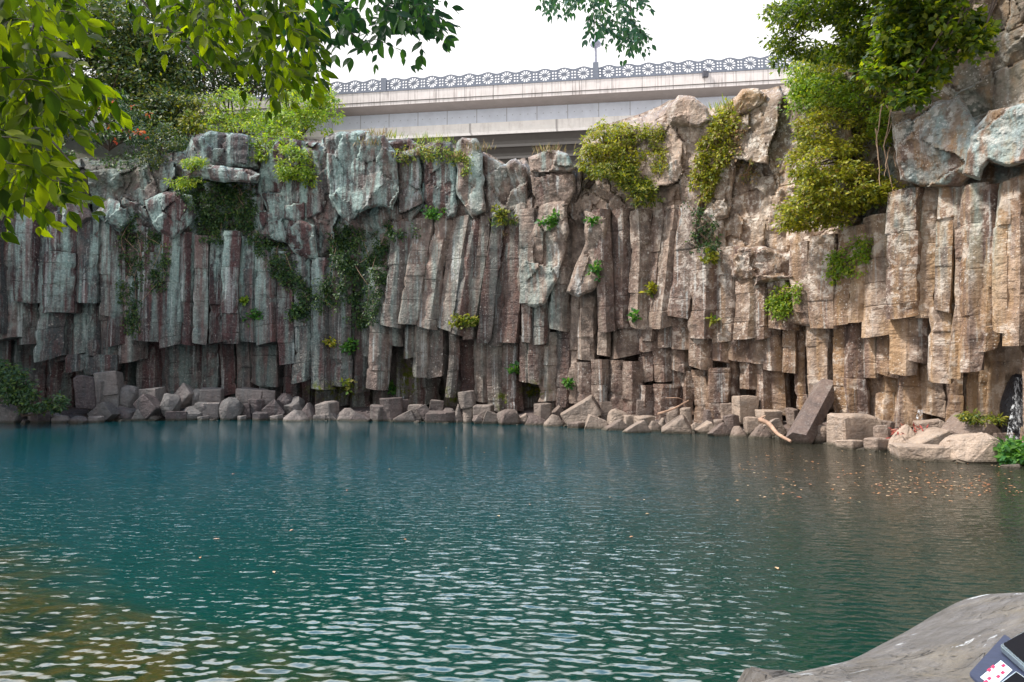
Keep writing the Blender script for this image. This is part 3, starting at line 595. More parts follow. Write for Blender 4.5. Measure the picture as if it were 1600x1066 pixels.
# ------------------------------------------------------------------ boulders
def rock_mesh(w_, h_, d_, shape, seed, rot=0, tilt=0):
    r = random.Random(seed); bm = bmesh.new()
    if shape == 'block': base = [(sx * r.uniform(.8, 1), sy * r.uniform(.75, 1), sz * r.uniform(.75, 1)) for sx in (-1, 1) for sy in (-1, 1) for sz in (-1, 1)] + [(r.uniform(-1, 1), r.uniform(-1, 1), r.choice((-1, 1)) * .95) for _ in range(3)]
    elif shape == 'prism': base = [(math.cos(a) * r.uniform(.85, 1.1), math.sin(a) * r.uniform(.85, 1.1), s * r.uniform(.85, 1)) for a in [k * math.pi / 3 + .3 for k in range(6)] for s in (-1, 1)]
    elif shape == 'slab': base = [(math.cos(a) * r.uniform(.8, 1.05), math.sin(a) * r.uniform(.8, 1.05), s * r.uniform(.7, 1)) for a in [k * math.pi * .4 + r.uniform(-.2, .2) for k in range(5)] for s in (-1, 1)]
    elif shape == 'wedge': base = [(sx * r.uniform(.85, 1), sy * r.uniform(.8, 1), -1) for sx in (-1, 1) for sy in (-1, 1)] + [(r.uniform(-.5, .3), -.3, r.uniform(.85, 1)), (r.uniform(-.2, .6), .5, r.uniform(.7, 1)), (-.9, 0, r.uniform(-.4, .2)), (.9, 0, r.uniform(-.4, .3))]
    else:
        base = []
        for _ in range(34):
            v = Vector((r.gauss(0, 1), r.gauss(0, 1), r.gauss(0, 1))).normalized(); e = .8; base.append(tuple(math.copysign(abs(c) ** e, c) * r.uniform(.9, 1.05) for c in v))
    for b in base: bm.verts.new(b)
    bmesh.ops.convex_hull(bm, input=bm.verts); bmesh.ops.delete(bm, geom=[v for v in bm.verts if not v.link_faces], context='VERTS')
    bmesh.ops.dissolve_limit(bm, angle_limit=math.radians(8), verts=bm.verts, edges=bm.edges)
    bmesh.ops.scale(bm, vec=(w_ / 2, d_ / 2, h_ / 2), verts=bm.verts)
    bmesh.ops.bevel(bm, geom=list(bm.edges), offset=min(w_, h_, d_) * (.05 if shape != 'round' else .04), segments=1 if shape != 'round' else 2, affect='EDGES', clamp_overlap=True)
    bmesh.ops.triangulate(bm, faces=bm.faces)
    for _ in range(2): bmesh.ops.subdivide_edges(bm, edges=[e for e in bm.edges if e.calc_length() > min(w_, h_) * .3], cuts=1, use_grid_fill=True)
    bmesh.ops.triangulate(bm, faces=bm.faces)
    co = np.array([v.co for v in bm.verts]); s = min(w_, h_, d_); dsp = fbm(co / s, 1.3, 4, seed % 97) * s * .07
    for v, c, e in zip(bm.verts, co, dsp): v.co = Vector(c) * (1 + e / max(np.linalg.norm(c), .05))
    bmesh.ops.rotate(bm, matrix=Matrix.Rotation(rot, 3, 'Z'), verts=bm.verts); bmesh.ops.rotate(bm, matrix=Matrix.Rotation(tilt, 3, 'Y'), verts=bm.verts)
    me = bpy.data.meshes.new('boulder'); bm.to_mesh(me); bm.free(); me.shade_smooth(); me.set_sharp_from_angle(angle=math.radians(28)); return me
# cx, bottom y, width, height in photo pixels, row (1 at the water, 2 behind, 3 against the wall), shape
BO = [(18, 662, 38, 30, 1, 'wedge'), (64, 662, 36, 18, 1, 'wedge'), (57, 652, 26, 16, 2, 'round'), (95, 662, 28, 15, 1, 'round'), (78, 657, 24, 18, 2, 'wedge'), (122, 663, 30, 13, 1, 'round'), (139, 636, 32, 52, 3, 'block'), (171, 612, 38, 32, 3, 'block'), (160, 636, 26, 44, 3, 'block'),
 (176, 638, 30, 26, 3, 'block'), (201, 636, 38, 36, 3, 'round'), (163, 655, 34, 24, 2, 'wedge'), (150, 662, 26, 12, 1, 'slab'), (194, 658, 50, 28, 1, 'round'), (230, 659, 38, 18, 1, 'wedge'), (234, 644, 38, 22, 2, 'wedge'), (238, 626, 36, 20, 3, 'block'), (267, 645, 29, 30, 2, 'round'), (251, 656, 33, 20, 1, 'wedge'),
 (277, 659, 30, 17, 1, 'block'), (287, 632, 24, 30, 3, 'wedge'), (309, 632, 23, 26, 3, 'round'), (302, 658, 42, 24, 1, 'round'), (331, 632, 35, 26, 3, 'block'), (316, 643, 27, 16, 2, 'round'), (338, 657, 17, 16, 1, 'round'), (331, 650, 24, 21, 2, 'block'), (362, 658, 35, 37, 1, 'round'), (318, 659, 18, 9, 1, 'slab'),
 (383, 652, 26, 20, 2, 'block'), (394, 629, 42, 22, 3, 'block'), (401, 643, 26, 20, 2, 'wedge'), (408, 659, 27, 15, 1, 'wedge'), (378, 659, 15, 10, 1, 'slab'), (420, 628, 19, 18, 3, 'block'), (446, 636, 29, 20, 3, 'round'), (429, 650, 27, 22, 2, 'wedge'), (460, 646, 32, 26, 3, 'round'), (433, 659, 24, 11, 1, 'slab'),
 (463, 660, 43, 20, 1, 'wedge'), (482, 656, 31, 26, 2, 'wedge'), (512, 652, 29, 24, 2, 'block'), (502, 659, 21, 11, 1, 'block'), (521, 659, 16, 13, 1, 'wedge'), (543, 659, 35, 24, 1, 'wedge'), (567, 660, 31, 13, 1, 'wedge'), (590, 660, 25, 27, 1, 'wedge'), (613, 655, 35, 32, 2, 'prism'), (626, 640, 27, 17, 3, 'slab'),
 (632, 661, 31, 16, 1, 'wedge'), (649, 654, 23, 22, 2, 'block'), (664, 652, 17, 20, 2, 'wedge'), (688, 662, 56, 20, 1, 'slab'), (682, 646, 21, 20, 3, 'block'), (702, 652, 21, 14, 2, 'round'), (716, 657, 17, 26, 2, 'wedge'), (733, 662, 20, 26, 1, 'prism'), (730, 638, 26, 27, 2, 'prism'),
 (747, 664, 17, 17, 1, 'round'), (756, 652, 29, 20, 2, 'block'), (767, 664, 25, 22, 1, 'wedge'), (794, 665, 36, 25, 1, 'round'), (819, 664, 18, 16, 1, 'wedge'), (837, 666, 38, 20, 1, 'wedge'), (848, 652, 31, 22, 2, 'prism'), (865, 668, 31, 22, 1, 'wedge'), (909, 662, 60, 40, 2, 'slabt'), (873, 650, 18, 14, 3, 'wedge'),
 (899, 671, 31, 12, 1, 'slab'), (882, 666, 18, 16, 2, 'wedge'), (931, 672, 31, 23, 1, 'wedge'), (948, 650, 23, 22, 3, 'block'), (964, 662, 31, 22, 2, 'round'), (960, 674, 34, 14, 1, 'wedge'), (985, 669, 22, 20, 2, 'block'), (994, 678, 36, 16, 1, 'wedge'), (1005, 647, 28, 22, 3, 'block'), (1007, 666, 25, 16, 2, 'block'),
 (1022, 676, 27, 20, 1, 'wedge'), (1033, 670, 19, 19, 2, 'wedge'), (1056, 679, 44, 23, 1, 'wedge'), (1053, 658, 22, 23, 2, 'round'), (1073, 664, 18, 26, 2, 'prism'), (1103, 679, 27, 18, 1, 'wedge'), (1087, 675, 20, 15, 2, 'round'), (1115, 660, 28, 20, 3, 'block'), (1136, 652, 21, 22, 3, 'block'), (1164, 653, 34, 34, 3, 'block'),
 (1143, 668, 28, 20, 2, 'slab'), (1125, 683, 29, 19, 1, 'wedge'), (1153, 685, 32, 19, 1, 'wedge'), (1176, 668, 23, 16, 2, 'block'), (1187, 687, 36, 24, 1, 'wedge'), (1202, 662, 33, 21, 3, 'block'), (1212, 680, 24, 26, 2, 'wedge'), (1124, 669, 20, 13, 2, 'wedge'), (1238, 664, 20, 26, 3, 'wedge'),
 (1281, 693, 34, 30, 1, 'round'), (1334, 698, 64, 50, 2, 'block'), (1325, 703, 42, 16, 1, 'wedge'), (1366, 676, 62, 22, 3, 'slab'), (1375, 706, 35, 22, 1, 'block'), (1378, 690, 24, 24, 2, 'wedge'), (1414, 704, 50, 42, 2, 'wedge'), (1452, 680, 40, 22, 3, 'block'), (1447, 706, 54, 34, 2, 'slabt'), (1440, 719, 76, 24, 1, 'block'),
 (1526, 690, 68, 28, 3, 'wedge'), (1514, 722, 84, 46, 1, 'round'), (1404, 711, 18, 13, 1, 'wedge'), (1581, 733, 34, 8, 1, 'slab'), (1490, 690, 34, 20, 3, 'round'), (1565, 700, 40, 24, 3, 'wedge')]
LM = [(22, 'the left bank shrub'), (140, 'the tall pale blocks'), (394, 'the stacked rectangular slab'), (631, 'the thin fall in the mossy cleft'), (730, 'the upright six-sided stump'), (909, 'the big tilted slab'), (1164, 'the square wall-side block'), (1270, 'the leaning fallen column'), (1514, 'the largest tan boulder'), (1334, 'the big square pale block')]
SPEC = {730: 'upright six-sided basalt stump standing on another rock', 909: 'big tilted grey slab resting on the waterside rocks', 1164: 'square lichen-spotted block against the wall below the short columns', 1334: 'big square pale tan block beside the leaning fallen column', 1514: 'largest tan lichen-spotted boulder at the right waterside',
        1440: 'low flat tan slab lying in the water at the right', 201: 'round-bottomed dark boulder under the left recess', 394: 'flat rectangular slab stacked on top of left rocks', 613: 'dark angular boulder in front of the thin mossy fall', 1526: 'purple-grey rock behind the largest tan boulder', 362: 'tall rounded boulder at the waterline left of the rectangular slab', 139: 'tall pale block leaning below the left wall', 794: 'smooth rounded dark boulder at the waterline below the middle columns'}
ROWN = {1: 'at the waterline', 2: 'in the middle row', 3: 'in the back row'}
SHN = {'wedge': 'peaked', 'round': 'rounded', 'block': 'blocky', 'slab': 'flat', 'prism': 'six-sided', 'slabt': 'tilted'}
ordn = ['first', 'second', 'third', 'fourth', 'fifth', 'sixth', 'seventh', 'eighth', 'ninth', 'tenth', 'eleventh', 'twelfth', 'thirteenth', 'fourteenth']
def blabel(b):
    if b[0] in SPEC: return SPEC[b[0]]
    lx, nm = min(LM, key=lambda l: abs(l[0] - b[0])); sgn = 1 if b[0] > lx else -1
    same = sorted([q for q in BO if q[4] == b[4] and (q[0] - lx) * sgn > 0 and q[0] not in SPEC], key=lambda q: abs(q[0] - lx)); k = same.index(b)
    return f"{SHN[b[5]]} rock {ROWN[b[4]]}, {ordn[min(k, 13)]} {'right' if sgn > 0 else 'left'} of {nm}"
for i, b in enumerate(BO):
    cx, yb, bw, bh, row, sh = b
    if row == 1: Y = float(PZ(cx, yb - 2, 0.0)[1])
    else: Y = float(Yw(cx)) + (1.1 if row == 2 else 2.0)
    s = Y / F; kx_ = 1.12 if cx > 1240 else 1.07 if cx > 240 else .96; w_, h_ = bw * s * kx_, bh * s * kx_; d_ = max(w_ * random.uniform(.7, 1.0), h_ * .7)
    c = P(cx, yb - bh / 2, Y); tilt = random.uniform(-.12, .12); rot = random.uniform(-.35, .35)
    if sh == 'slabt': tilt = -.55 if cx == 909 else -.4; h_ *= .62; shp = 'block'
    else: shp = sh if sh != 'wedge' else random.choice(('block', 'block', 'wedge', 'slab'))
    if sh == 'wedge' and shp == 'block': tilt = random.choice((-1, 1)) * random.uniform(.3, .75); h_ *= .85
    if row == 1: h_ += .25; c[2] -= .12
    if row > 1 and cx != 730: h_ += .3; c[2] -= .13; 
    me = rock_mesh(w_, h_, d_, shp, 100 + i, rot, tilt)
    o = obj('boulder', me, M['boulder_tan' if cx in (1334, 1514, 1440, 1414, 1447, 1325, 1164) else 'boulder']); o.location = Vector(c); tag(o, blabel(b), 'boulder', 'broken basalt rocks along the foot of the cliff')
V, Fc = [], []
for i in range(420):
    a = random.uniform(-30, 1580); row_ = random.uniform(.1, 2.6); q = PZ(a, float(np.interp(a, WX, WY)), 0.0); kk = float(Yw(a)) + row_; c = np.array([q[0] * kk / q[1], kk, max(-.05, -.2 + row_ * .2)]); sz_ = random.uniform(.07, .24)
    pts_ = rng.normal(size=(9, 3)); pts_ /= np.linalg.norm(pts_, axis=1, keepdims=True); bm = bmesh.new()
    for pp in pts_ * sz_ * rng.uniform(.6, 1.2, 3): bm.verts.new(pp + c)
    bmesh.ops.convex_hull(bm, input=bm.verts); bm.verts.index_update(); o_ = len(V); live = [v for v in bm.verts if v.link_faces]; mp_ = {v: o_ + j for j, v in enumerate(live)}
    V += [tuple(v.co) for v in live]; Fc += [tuple(mp_[v] for v in f.verts) for f in bm.faces]; bm.free()
o = obj('rubble', mesh('rubble', V, Fc), M['boulder']); tag(o, 'loose small stones filling the gaps between the waterside boulders', 'stones', kind='stuff')
# fallen column leaning against the wall
A = P(1247, 692, 22.4); B = P(1293, 606, 24.6); ax = B - A; Ln = np.linalg.norm(ax); ax /= Ln
s1 = np.cross(ax, [0, 1, 0]); s1 /= np.linalg.norm(s1); s2 = np.cross(ax, s1); V = []; n = 6; R0 = .42
for k in range(19):
    c = A + ax * Ln * k / 18
    for j in range(n):
        a = 2 * math.pi * j / n + .25; rr = R0 * (1.05 if j % 2 else .95)
        v = c + (math.cos(a) * s1 + math.sin(a) * s2) * rr; V.append(v + .03 * fbm(v, 1.6, 3, 4))
Fc = [(k * n + j, k * n + (j + 1) % n, (k + 1) * n + (j + 1) % n, (k + 1) * n + j) for k in range(18) for j in range(n)] + [tuple(range(n))[::-1], tuple(18 * n + j for j in range(n))]
solo('fallen_column', mesh('fallen_column', V, Fc, 30), M['boulder'], 'broken basalt column leaning diagonally against the wall with its foot in the water', 'fallen column')
# foreground rock
sil3 = [(1150, 1120, 1.15), (1192, 1068, 1.25), (1250, 1050, 1.35), (1320, 1034, 1.5), (1348, 1024, 1.6), (1385, 1004, 1.75), (1422, 984, 1.9), (1470, 955, 2.1), (1510, 938, 2.25), (1550, 936, 2.35), (1600, 940, 2.45), (1680, 948, 2.55), (1800, 960, 2.6), (2000, 990, 2.5)]
Sp = curve_pts(np.array([[a, b, c] for a, b, c in sil3]), 130); Sw = P(Sp[:, 0], Sp[:, 1], Sp[:, 2]); n_s = len(Sw)
inn = np.array([1.0, .55, 1.70]); rows = []
for k, (o, dz) in enumerate(((1.6, -2.6), (.9, -1.6), (.45, -.75), (.2, -.28), (.07, -.07), (0.02, -.012))):
    dv = Sw[:, :2] - inn[:2]; dv /= np.linalg.norm(dv, axis=1, keepdims=True); q = Sw.copy(); q[:, :2] += dv * o; q[:, 2] += dz; rows.append(q)
for t in np.linspace(0, 1, 46): 
    q = Sw + (inn - Sw) * t; q[:, 2] = Sw[:, 2] + (1.735 - Sw[:, 2]) * min(1, 1.9 * t) ** .8 ; rows.append(q)
Rk = np.stack(rows, 1); msk = np.clip(np.linspace(-3, 9, Rk.shape[1]), 0, 1)[None, :]
ph = np.array([.80, 1.03]); dph = np.linalg.norm(Rk[..., :2] - ph, axis=-1); msk = msk * smooth(.12, .3, dph)
rl = fbm(Rk * [1, 1, 1], 3.0, 5, 12) * .03 + .02 * fbm(Rk @ np.array([[.8, -.6, 0], [.6, .8, 0], [0, 0, 1]]) * [2, 14, 1], 1, 3, 8)
for (ax_, ay_, rr_) in ((1522, 963, .06), (1536, 957, .05), (1550, 955, .05), (1562, 955, .04)):
    c_ = PZ(ax_, ay_, 1.5); rl -= .055 * smooth(rr_, rr_ * .45, np.linalg.norm((Rk[..., :2] - c_[:2]) * [1, .6], axis=-1))
Rk[..., 2] += rl * msk
ii = np.arange(Rk.shape[0] * Rk.shape[1]).reshape(Rk.shape[:2]); fq = np.stack([ii[:-1, :-1], ii[1:, :-1], ii[1:, 1:], ii[:-1, 1:]], -1).reshape(-1, 4)
def fg_rock():
    m = mat('shore_rock'); g = G(m); p = g.pos
    n = g.n('ShaderNodeMapping'); g.set(n.inputs[0], p); n.inputs['Rotation'].default_value = (0, 0, math.radians(-38)); q = n.outputs[0]
    a = g.noise(q, 1, 7, .65, (5, 22, 5), .3); b = g.noise(p, 2.2, 6, .6); c = g.noise(p, 28, 5, .7)
    col = g.ramp(g.add(g.mul(a, .55), g.mul(b, .45)), [(.32, (.04, .034, .028)), (.44, (.1, .086, .072)), (.54, (.14, .124, .11)), (.68, (.25, .225, .2))])
    col = g.mix(g.rng(b, .5, .62, 0, .45), col, (.16, .12, .06)); col = g.mix(g.rng(c, .5, .75, 0, .5), col, (.08, .07, .06))
    wh = g.mul(g.rng(g.noise(q, 1, 6, .6, (7, 22, 7), .4), .63, .67), g.rng(g.noise(p, 2.4, 2), .46, .56)); col = g.mix(wh, col, (.62, .62, .6))
    cr = g.math('ABSOLUTE', g.math('SUBTRACT', g.noise(q, 1, 5, .6, (1.6, 6, 2), .5), .5)); crk = g.mul(g.rng(cr, .007, .0), g.rng(b, .5, .6)); col = g.mix(g.mul(crk, .5), col, (.02, .018, .012))
    pit = g.rng(g.vor(g.mix(.2, p, g.n('ShaderNodeTexNoise').outputs[1]), 38), .22, .1); col = g.mix(g.mul(pit, g.mul(g.rng(b, .45, .55), .6)), col, (.03, .026, .02))
    h = g.add(g.add(g.mul(a, .8), g.mul(c, .5)), g.mul(g.noise(p, 9, 6, .65), .6)); h = g.math('SUBTRACT', h, g.add(g.mul(crk, .5), g.mul(pit, .15)))
    g.out(g.pbr(col, .85, g.bump(h, 1, .035), .25)); return m
fm2 = fmesh('shore_rock', Rk.reshape(-1, 3), fq); fm2.shade_smooth(); solo('shore_rock', fm2, fg_rock(), 'large smooth grey rock sloping into the water at the near right shore', 'rock')
sm = rock_mesh(.26, .35, .3, 'round', 5, 0, 0); o = obj('shore_stone', sm, fg_rock()); o.location = Vector(P(1213, 1066, 1.55)) + Vector((0, 0, -.14)); tag(o, 'small brown rounded stone beside the left end of the large smooth shore rock', 'rock')
# ------------------------------------------------------------------ phone in its open cover
zc = 1.765
def flat(name, pts_px, z0, th, mt, parent, bev=.0, rnd=0):
    q = [PZ(a, b, z0)[:2] for a, b in pts_px]; q = [np.array(v) for v in q]
    if rnd:
        r = []
        for i in range(len(q)):
            a, b, c = q[i - 1], q[i], q[(i + 1) % len(q)]; u = (a - b) / np.linalg.norm(a - b); v = (c - b) / np.linalg.norm(c - b)
            for t in np.linspace(0, 1, 7): r.append(b + u * rnd * (1 - t) ** 2 + v * rnd * t ** 2)
        q = r
    bm = bmesh.new(); vs = [bm.verts.new((v[0], v[1], z0)) for v in q]; f = bm.faces.new(vs)
    ex = bmesh.ops.extrude_face_region(bm, geom=[f]); bmesh.ops.translate(bm, vec=(0, 0, -th), verts=[e for e in ex['geom'] if isinstance(e, bmesh.types.BMVert)])
    bmesh.ops.recalc_face_normals(bm, faces=bm.faces)
    if bev: bmesh.ops.bevel(bm, geom=[e for e in bm.edges if abs(e.verts[0].co.z - e.verts[1].co.z) < 1e-5], offset=bev, segments=3, affect='EDGES')
    me = bpy.data.meshes.new(name); bm.to_mesh(me); bm.free(); me.shade_smooth(); me.set_sharp_from_angle(angle=math.radians(40)); return me
M['leather'] = simple('blue_leather', (.025, .03, .055), .55, .2, nsc=120, var=.15, bmp=.3, bd=.001)
M['blackgl'] = simple('black_glass', (.004, .004, .006), .4, .03, bmp=0); M['card'] = simple('white_card', (.6, .68, .7), .5, nsc=30, var=.05, bmp=0)
M['red'] = simple('red_print', (.6, .01, .06), .5, bmp=0, var=.05); M['rim'] = simple('phone_rim', (.35, .42, .45), .25, .5, .8, bmp=0, var=.05)
t_ = thing('phone_cover', 'open blue-grey leather phone cover lying on the shore rock', 'phone cover', PZ(1575, 1050, zc))
CVQ = [(1513, 1052), (1570, 990), (1680, 1075), (1630, 1170)]
obj('cover_flap', flat('cover_flap', CVQ, zc, .004, M['leather'], None, .0012, .012), M['leather'], t_)
obj('pocket', flat('pocket', [(1553, 1076), (1588, 1050), (1628, 1078), (1602, 1112)], zc + .0015, .0014, None, None, .0004, .004), M['blackgl'], t_)
rimv, rimf = [], []
q = [PZ(a, b, zc + .001) for a, b in [(1553, 1076), (1588, 1050), (1628, 1078)]]
obj('pocket_edge', tubes('pocket_edge', [(np.array(q), .0007, .0007)], M['card']).data.copy(), M['card'], t_)
bpy.data.objects.remove([o for o in C.objects if o.name == 'pocket_edge' and o.parent is None][0])
c_ = thing('card', 'white card printed with red squares tucked in the open phone cover', 'card', PZ(1556, 1050, zc))
obj('card_sheet', flat('card_sheet', [(1532, 1058), (1564, 1032), (1582, 1047), (1553, 1074)], zc + .0012, .001, None, None), M['card'], c_)
sq = []
for (a, b) in ((1546, 1047), (1552, 1042), (1568, 1040), (1567, 1051), (1560, 1057), (1546, 1060), (1541, 1065)):
    q = [PZ(a + dx, b + dy, zc + .0017) for dx, dy in ((-4.2, .3), (.2, -3.2), (4, -.2), (-.2, 3.4))]; sq.append(q)
V = [v for q in sq for v in q]; obj('red_print', mesh('red_print', V, [(4 * i, 4 * i + 1, 4 * i + 2, 4 * i + 3) for i in range(len(sq))]), M['red'], c_)
p_ = thing('mobile_phone', 'black-screened mobile phone clipped in the open blue cover on the rock', 'phone', PZ(1610, 1010, zc))
pq = [(1562, 1007), (1602, 984), (1720, 1060), (1690, 1120)]
obj('phone_body', flat('phone_body', pq, zc + .012, .011, None, None, .002, .008), M['rim'], p_)
obj('screen', flat('screen', [(1567, 1006), (1602, 987), (1715, 1060), (1689, 1112)], zc + .0128, .0006, None, None, 0, .007), M['blackgl'], p_)
# ------------------------------------------------------------------ bridge
A = P(530, 147.5, 54.2); zd = A[2]; B = PZ(1150, 111.5, zd); dv = B - A; Lb = np.linalg.norm(dv[:2]); ux = Vector((dv[0] / Lb, dv[1] / Lb, 0))
bridge = thing('road_bridge', 'pale concrete girder bridge crossing behind the cliff top with a wheel-patterned railing', 'bridge', A); bridge.rotation_euler = (0, 0, math.atan2(dv[1], dv[0]))
def concrete(name, seams=0, streak=0, base=(.75, .73, .7), dots=False, low=None):
    m = mat(name); g = G(m); tcn = g.n('ShaderNodeTexCoord').outputs['Object']; x, y, z = g.xyz(tcn)
    n = g.noise(tcn, 1.2, 7, .65); col = g.mix(g.rng(n, .3, .75), base, tuple(a * .82 for a in base))
    if streak:
        s = g.noise(tcn, 1, 4, .7, (5.5, 1, .25)); s2 = g.noise(tcn, 1, 2, .5, (.45, 1, .05)); col = g.mix(g.mul(g.mul(g.rng(s, .5, .66), g.rng(s2, .36, .55)), streak), col, (.25, .2, .18))
        col = g.mix(g.mul(g.rng(g.noise(tcn, 2.5, 5, .7), .55, .75), .25), col, (.4, .3, .24))
    if seams:
        f = g.math('FRACT', g.math('DIVIDE', x, seams)); d = g.math('ABSOLUTE', g.math('SUBTRACT', f, .5)); col = g.mix(g.mul(g.rng(d, .016, .008), .6), col, (.18, .16, .16))
    if dots:
        fx = g.math('SUBTRACT', g.math('FRACT', g.math('DIVIDE', x, .62)), .5); fz = g.math('SUBTRACT', g.math('FRACT', g.math('DIVIDE', z, .72)), .5)
        d = g.math('SQRT', g.add(g.mul(g.mul(fx, .62), g.mul(fx, .62)), g.mul(g.mul(fz, .72), g.mul(fz, .72)))); col = g.mix(g.mul(g.rng(d, .055, .03), .55), col, (.2, .2, .22))
    g.out(g.pbr(col, .85, g.bump(g.noise(tcn, 14, 5), .15, .01), .2)); return m
M['fascia'] = concrete('stained_concrete', 2.3, .75, (.82, .76, .73)); M['web'] = concrete('grey_blue_concrete', 2.45, 0, (.68, .72, .8), True); M['flange'] = concrete('cream_concrete', 7, .2, (.85, .81, .77)); M['soffit'] = concrete('shade_dark_concrete', 0, 0, (.14, .13, .12))  # soffit concrete darkened to hold the shade beneath the deck
def box(x0, x1, y0, y1, z0, z1): return [(x, y, z) for x in (x0, x1) for y in (y0, y1) for z in (z0, z1)], [(0, 1, 3, 2), (4, 6, 7, 5), (0, 4, 5, 1), (2, 3, 7, 6), (0, 2, 6, 4), (1, 5, 7, 3)]
def prof(name, pr, x0, x1, mt, parent, n=1):
    """extrude a y-z profile along the bridge"""
    k = len(pr); V = []
    for i in range(n + 1):
        x = x0 + (x1 - x0) * i / n; V += [(x, a, b) for a, b in pr]
    Fc = [(i * k + j, i * k + (j + 1) % k, (i + 1) * k + (j + 1) % k, (i + 1) * k + j) for i in range(n) for j in range(k)] + [tuple(range(k))[::-1], tuple(n * k + j for j in range(k))]
    me = mesh(name, V, Fc); bm = bmesh.new(); bm.from_mesh(me); bmesh.ops.recalc_face_normals(bm, faces=bm.faces); bm.to_mesh(me); bm.free(); return obj(name, me, M[mt], parent, local=True)
X0, X1, WB = -22, 60, 20
prof('deck', [(0, -1.1), (0, 0), (.02, .03), (WB, .03), (WB, -1.1), (WB - 1.5, -1.2), (1.5, -1.2)], X0, X1, 'fascia', bridge)
M['under'] = concrete('shaded_overhang_concrete', 0, .2, (.3, .26, .24))  # browner, darker concrete carries the overhang's shadow in its colour
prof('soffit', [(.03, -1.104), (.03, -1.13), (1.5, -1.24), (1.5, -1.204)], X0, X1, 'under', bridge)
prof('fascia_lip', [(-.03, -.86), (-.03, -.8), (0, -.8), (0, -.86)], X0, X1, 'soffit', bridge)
for k in range(6):
    y0 = 1.6 + k * 3.15
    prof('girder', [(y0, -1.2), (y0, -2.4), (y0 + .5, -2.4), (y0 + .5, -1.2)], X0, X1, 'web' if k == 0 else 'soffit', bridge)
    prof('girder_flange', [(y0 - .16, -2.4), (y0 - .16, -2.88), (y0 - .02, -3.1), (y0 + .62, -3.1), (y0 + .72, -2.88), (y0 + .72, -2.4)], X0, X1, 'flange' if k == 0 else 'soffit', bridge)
prof('parapet_base', [(-.04, 0.0), (-.04, .12), (.3, .12), (.3, 0.035), (.02, .035)], X0, X1, 'metal', bridge)
def panel():
    PW = 1.5; cu = bpy.data.curves.new('panel', 'CURVE'); cu.dimensions = '2D'; cu.fill_mode = 'BOTH'; cu.extrude = .05
    def sp(pts):
        s = cu.splines.new('POLY'); s.points.add(len(pts) - 1)
        for a, (x, y) in zip(s.points, pts): a.co = (x, y, 0, 1)
        s.use_cyclic_u = True
    top = [(-PW / 2 + PW * i / 24, .96 + .16 * (.5 + .5 * math.cos(2 * math.pi * (i / 24 - .5)))) for i in range(25)]
    sp([(-PW / 2, .12)] + top + [(PW / 2, .12)])
    cx, cy, r1, r0 = 0, .6, .46, .09
    for k in range(12):
        a0 = 2 * math.pi * (k + .15) / 12; a1 = 2 * math.pi * (k + .85) / 12; am = (a0 + a1) / 2
        sp([(cx + r0 * math.cos(am), cy + r0 * math.sin(am)), (cx + r1 * .7 * math.cos(a0), cy + r1 * .7 * math.sin(a0)), (cx + r1 * .93 * math.cos(a0 + .02), cy + r1 * .93 * math.sin(a0 + .02)), (cx + r1 * math.cos(am), cy + r1 * math.sin(am)), (cx + r1 * .93 * math.cos(a1 - .02), cy + r1 * .93 * math.sin(a1 - .02)), (cx + r1 * .7 * math.cos(a1), cy + r1 * .7 * math.sin(a1))])
    for sx in (-.64, .64):
        for cy2 in (.3, .53, .76): sp([(sx + .075 * math.cos(a), cy2 + .085 * math.sin(a)) for a in [2 * math.pi * j / 10 for j in range(10)]])
    o = bpy.data.objects.new('tmp', cu); C.objects.link(o); me = bpy.data.meshes.new_from_object(o.evaluated_get(bpy.context.evaluated_depsgraph_get())); bpy.data.objects.remove(o)
    me.transform(Matrix.Rotation(math.radians(90), 4, 'X')); return me
pm = panel(); sxp = float((Vector(tuple(P(599, 130, 53.6))) - Vector(tuple(A))).dot(ux)); first = None
npan = 0
xs = [sxp + .15 + .78 + i * 1.5 for i in range(-11, 30)]
for i in range(-12, 34):
    blk = (i // 11); xx = sxp + .2 + .75 + i * 1.5 + blk * .42 
    o = obj('railing_panel', pm, M['metal'], bridge, local=True); o.location = (xx, .1, 0)
for blk in range(-1, 3):
    xx = sxp + blk * (16.5 + .42) - .02; v, f = box(xx - .22, xx + .22, -.06, .34, 0, 1.34 if blk == 1 else 1.12); obj('railing_post', mesh('railing_post', v, f), M['metal'], bridge, local=True)
def lathe(pr, n=16, c=(0, 0, 0)):
    V = [(c[0] + r * math.cos(2 * math.pi * k / n), c[1] + r * math.sin(2 * math.pi * k / n), c[2] + z) for r, z in pr for k in range(n)]
    Fc = [(i * n + k, i * n + (k + 1) % n, (i + 1) * n + (k + 1) % n, (i + 1) * n + k) for i in range(len(pr) - 1) for k in range(n)]; return V, Fc
lx = sxp + 16.92 - .02
wl = Vector(tuple(A)) + ux * lx + Vector((-ux.y, ux.x, 0)) * .14 + Vector((0, 0, 1.34))
lamp = thing('street_lamp', 'short post lamp with a mushroom-shaped grey shade on the bridge railing', 'street lamp', wl)
v, f = lathe([(.17, 0), (.17, .06), (.1, .1), (.095, 1.25)], 12); v2 = [(a + wl.x, b + wl.y, c + wl.z) for a, b, c in v]; obj('pole', mesh('pole', v2, f, 40), M['lampmetal'], lamp)
v, f = lathe([(.0, 1.22), (.14, 1.24), (.4, 1.38), (.44, 1.5), (.38, 1.66), (.22, 1.8), (.1, 1.86), (.05, 1.98), (.0, 2.02)], 18); v2 = [(a + wl.x, b + wl.y, c + wl.z) for a, b, c in v]; obj('lamp_shade', mesh('lamp_shade', v2, f, 40), M['lampmetal'], lamp)
fx = float((Vector(tuple(P(1103, 117, 50))) - Vector(tuple(A))).dot(ux)); fo = Vector(tuple(A)) + ux * fx + Vector((ux.y, -ux.x, 0)) * .2
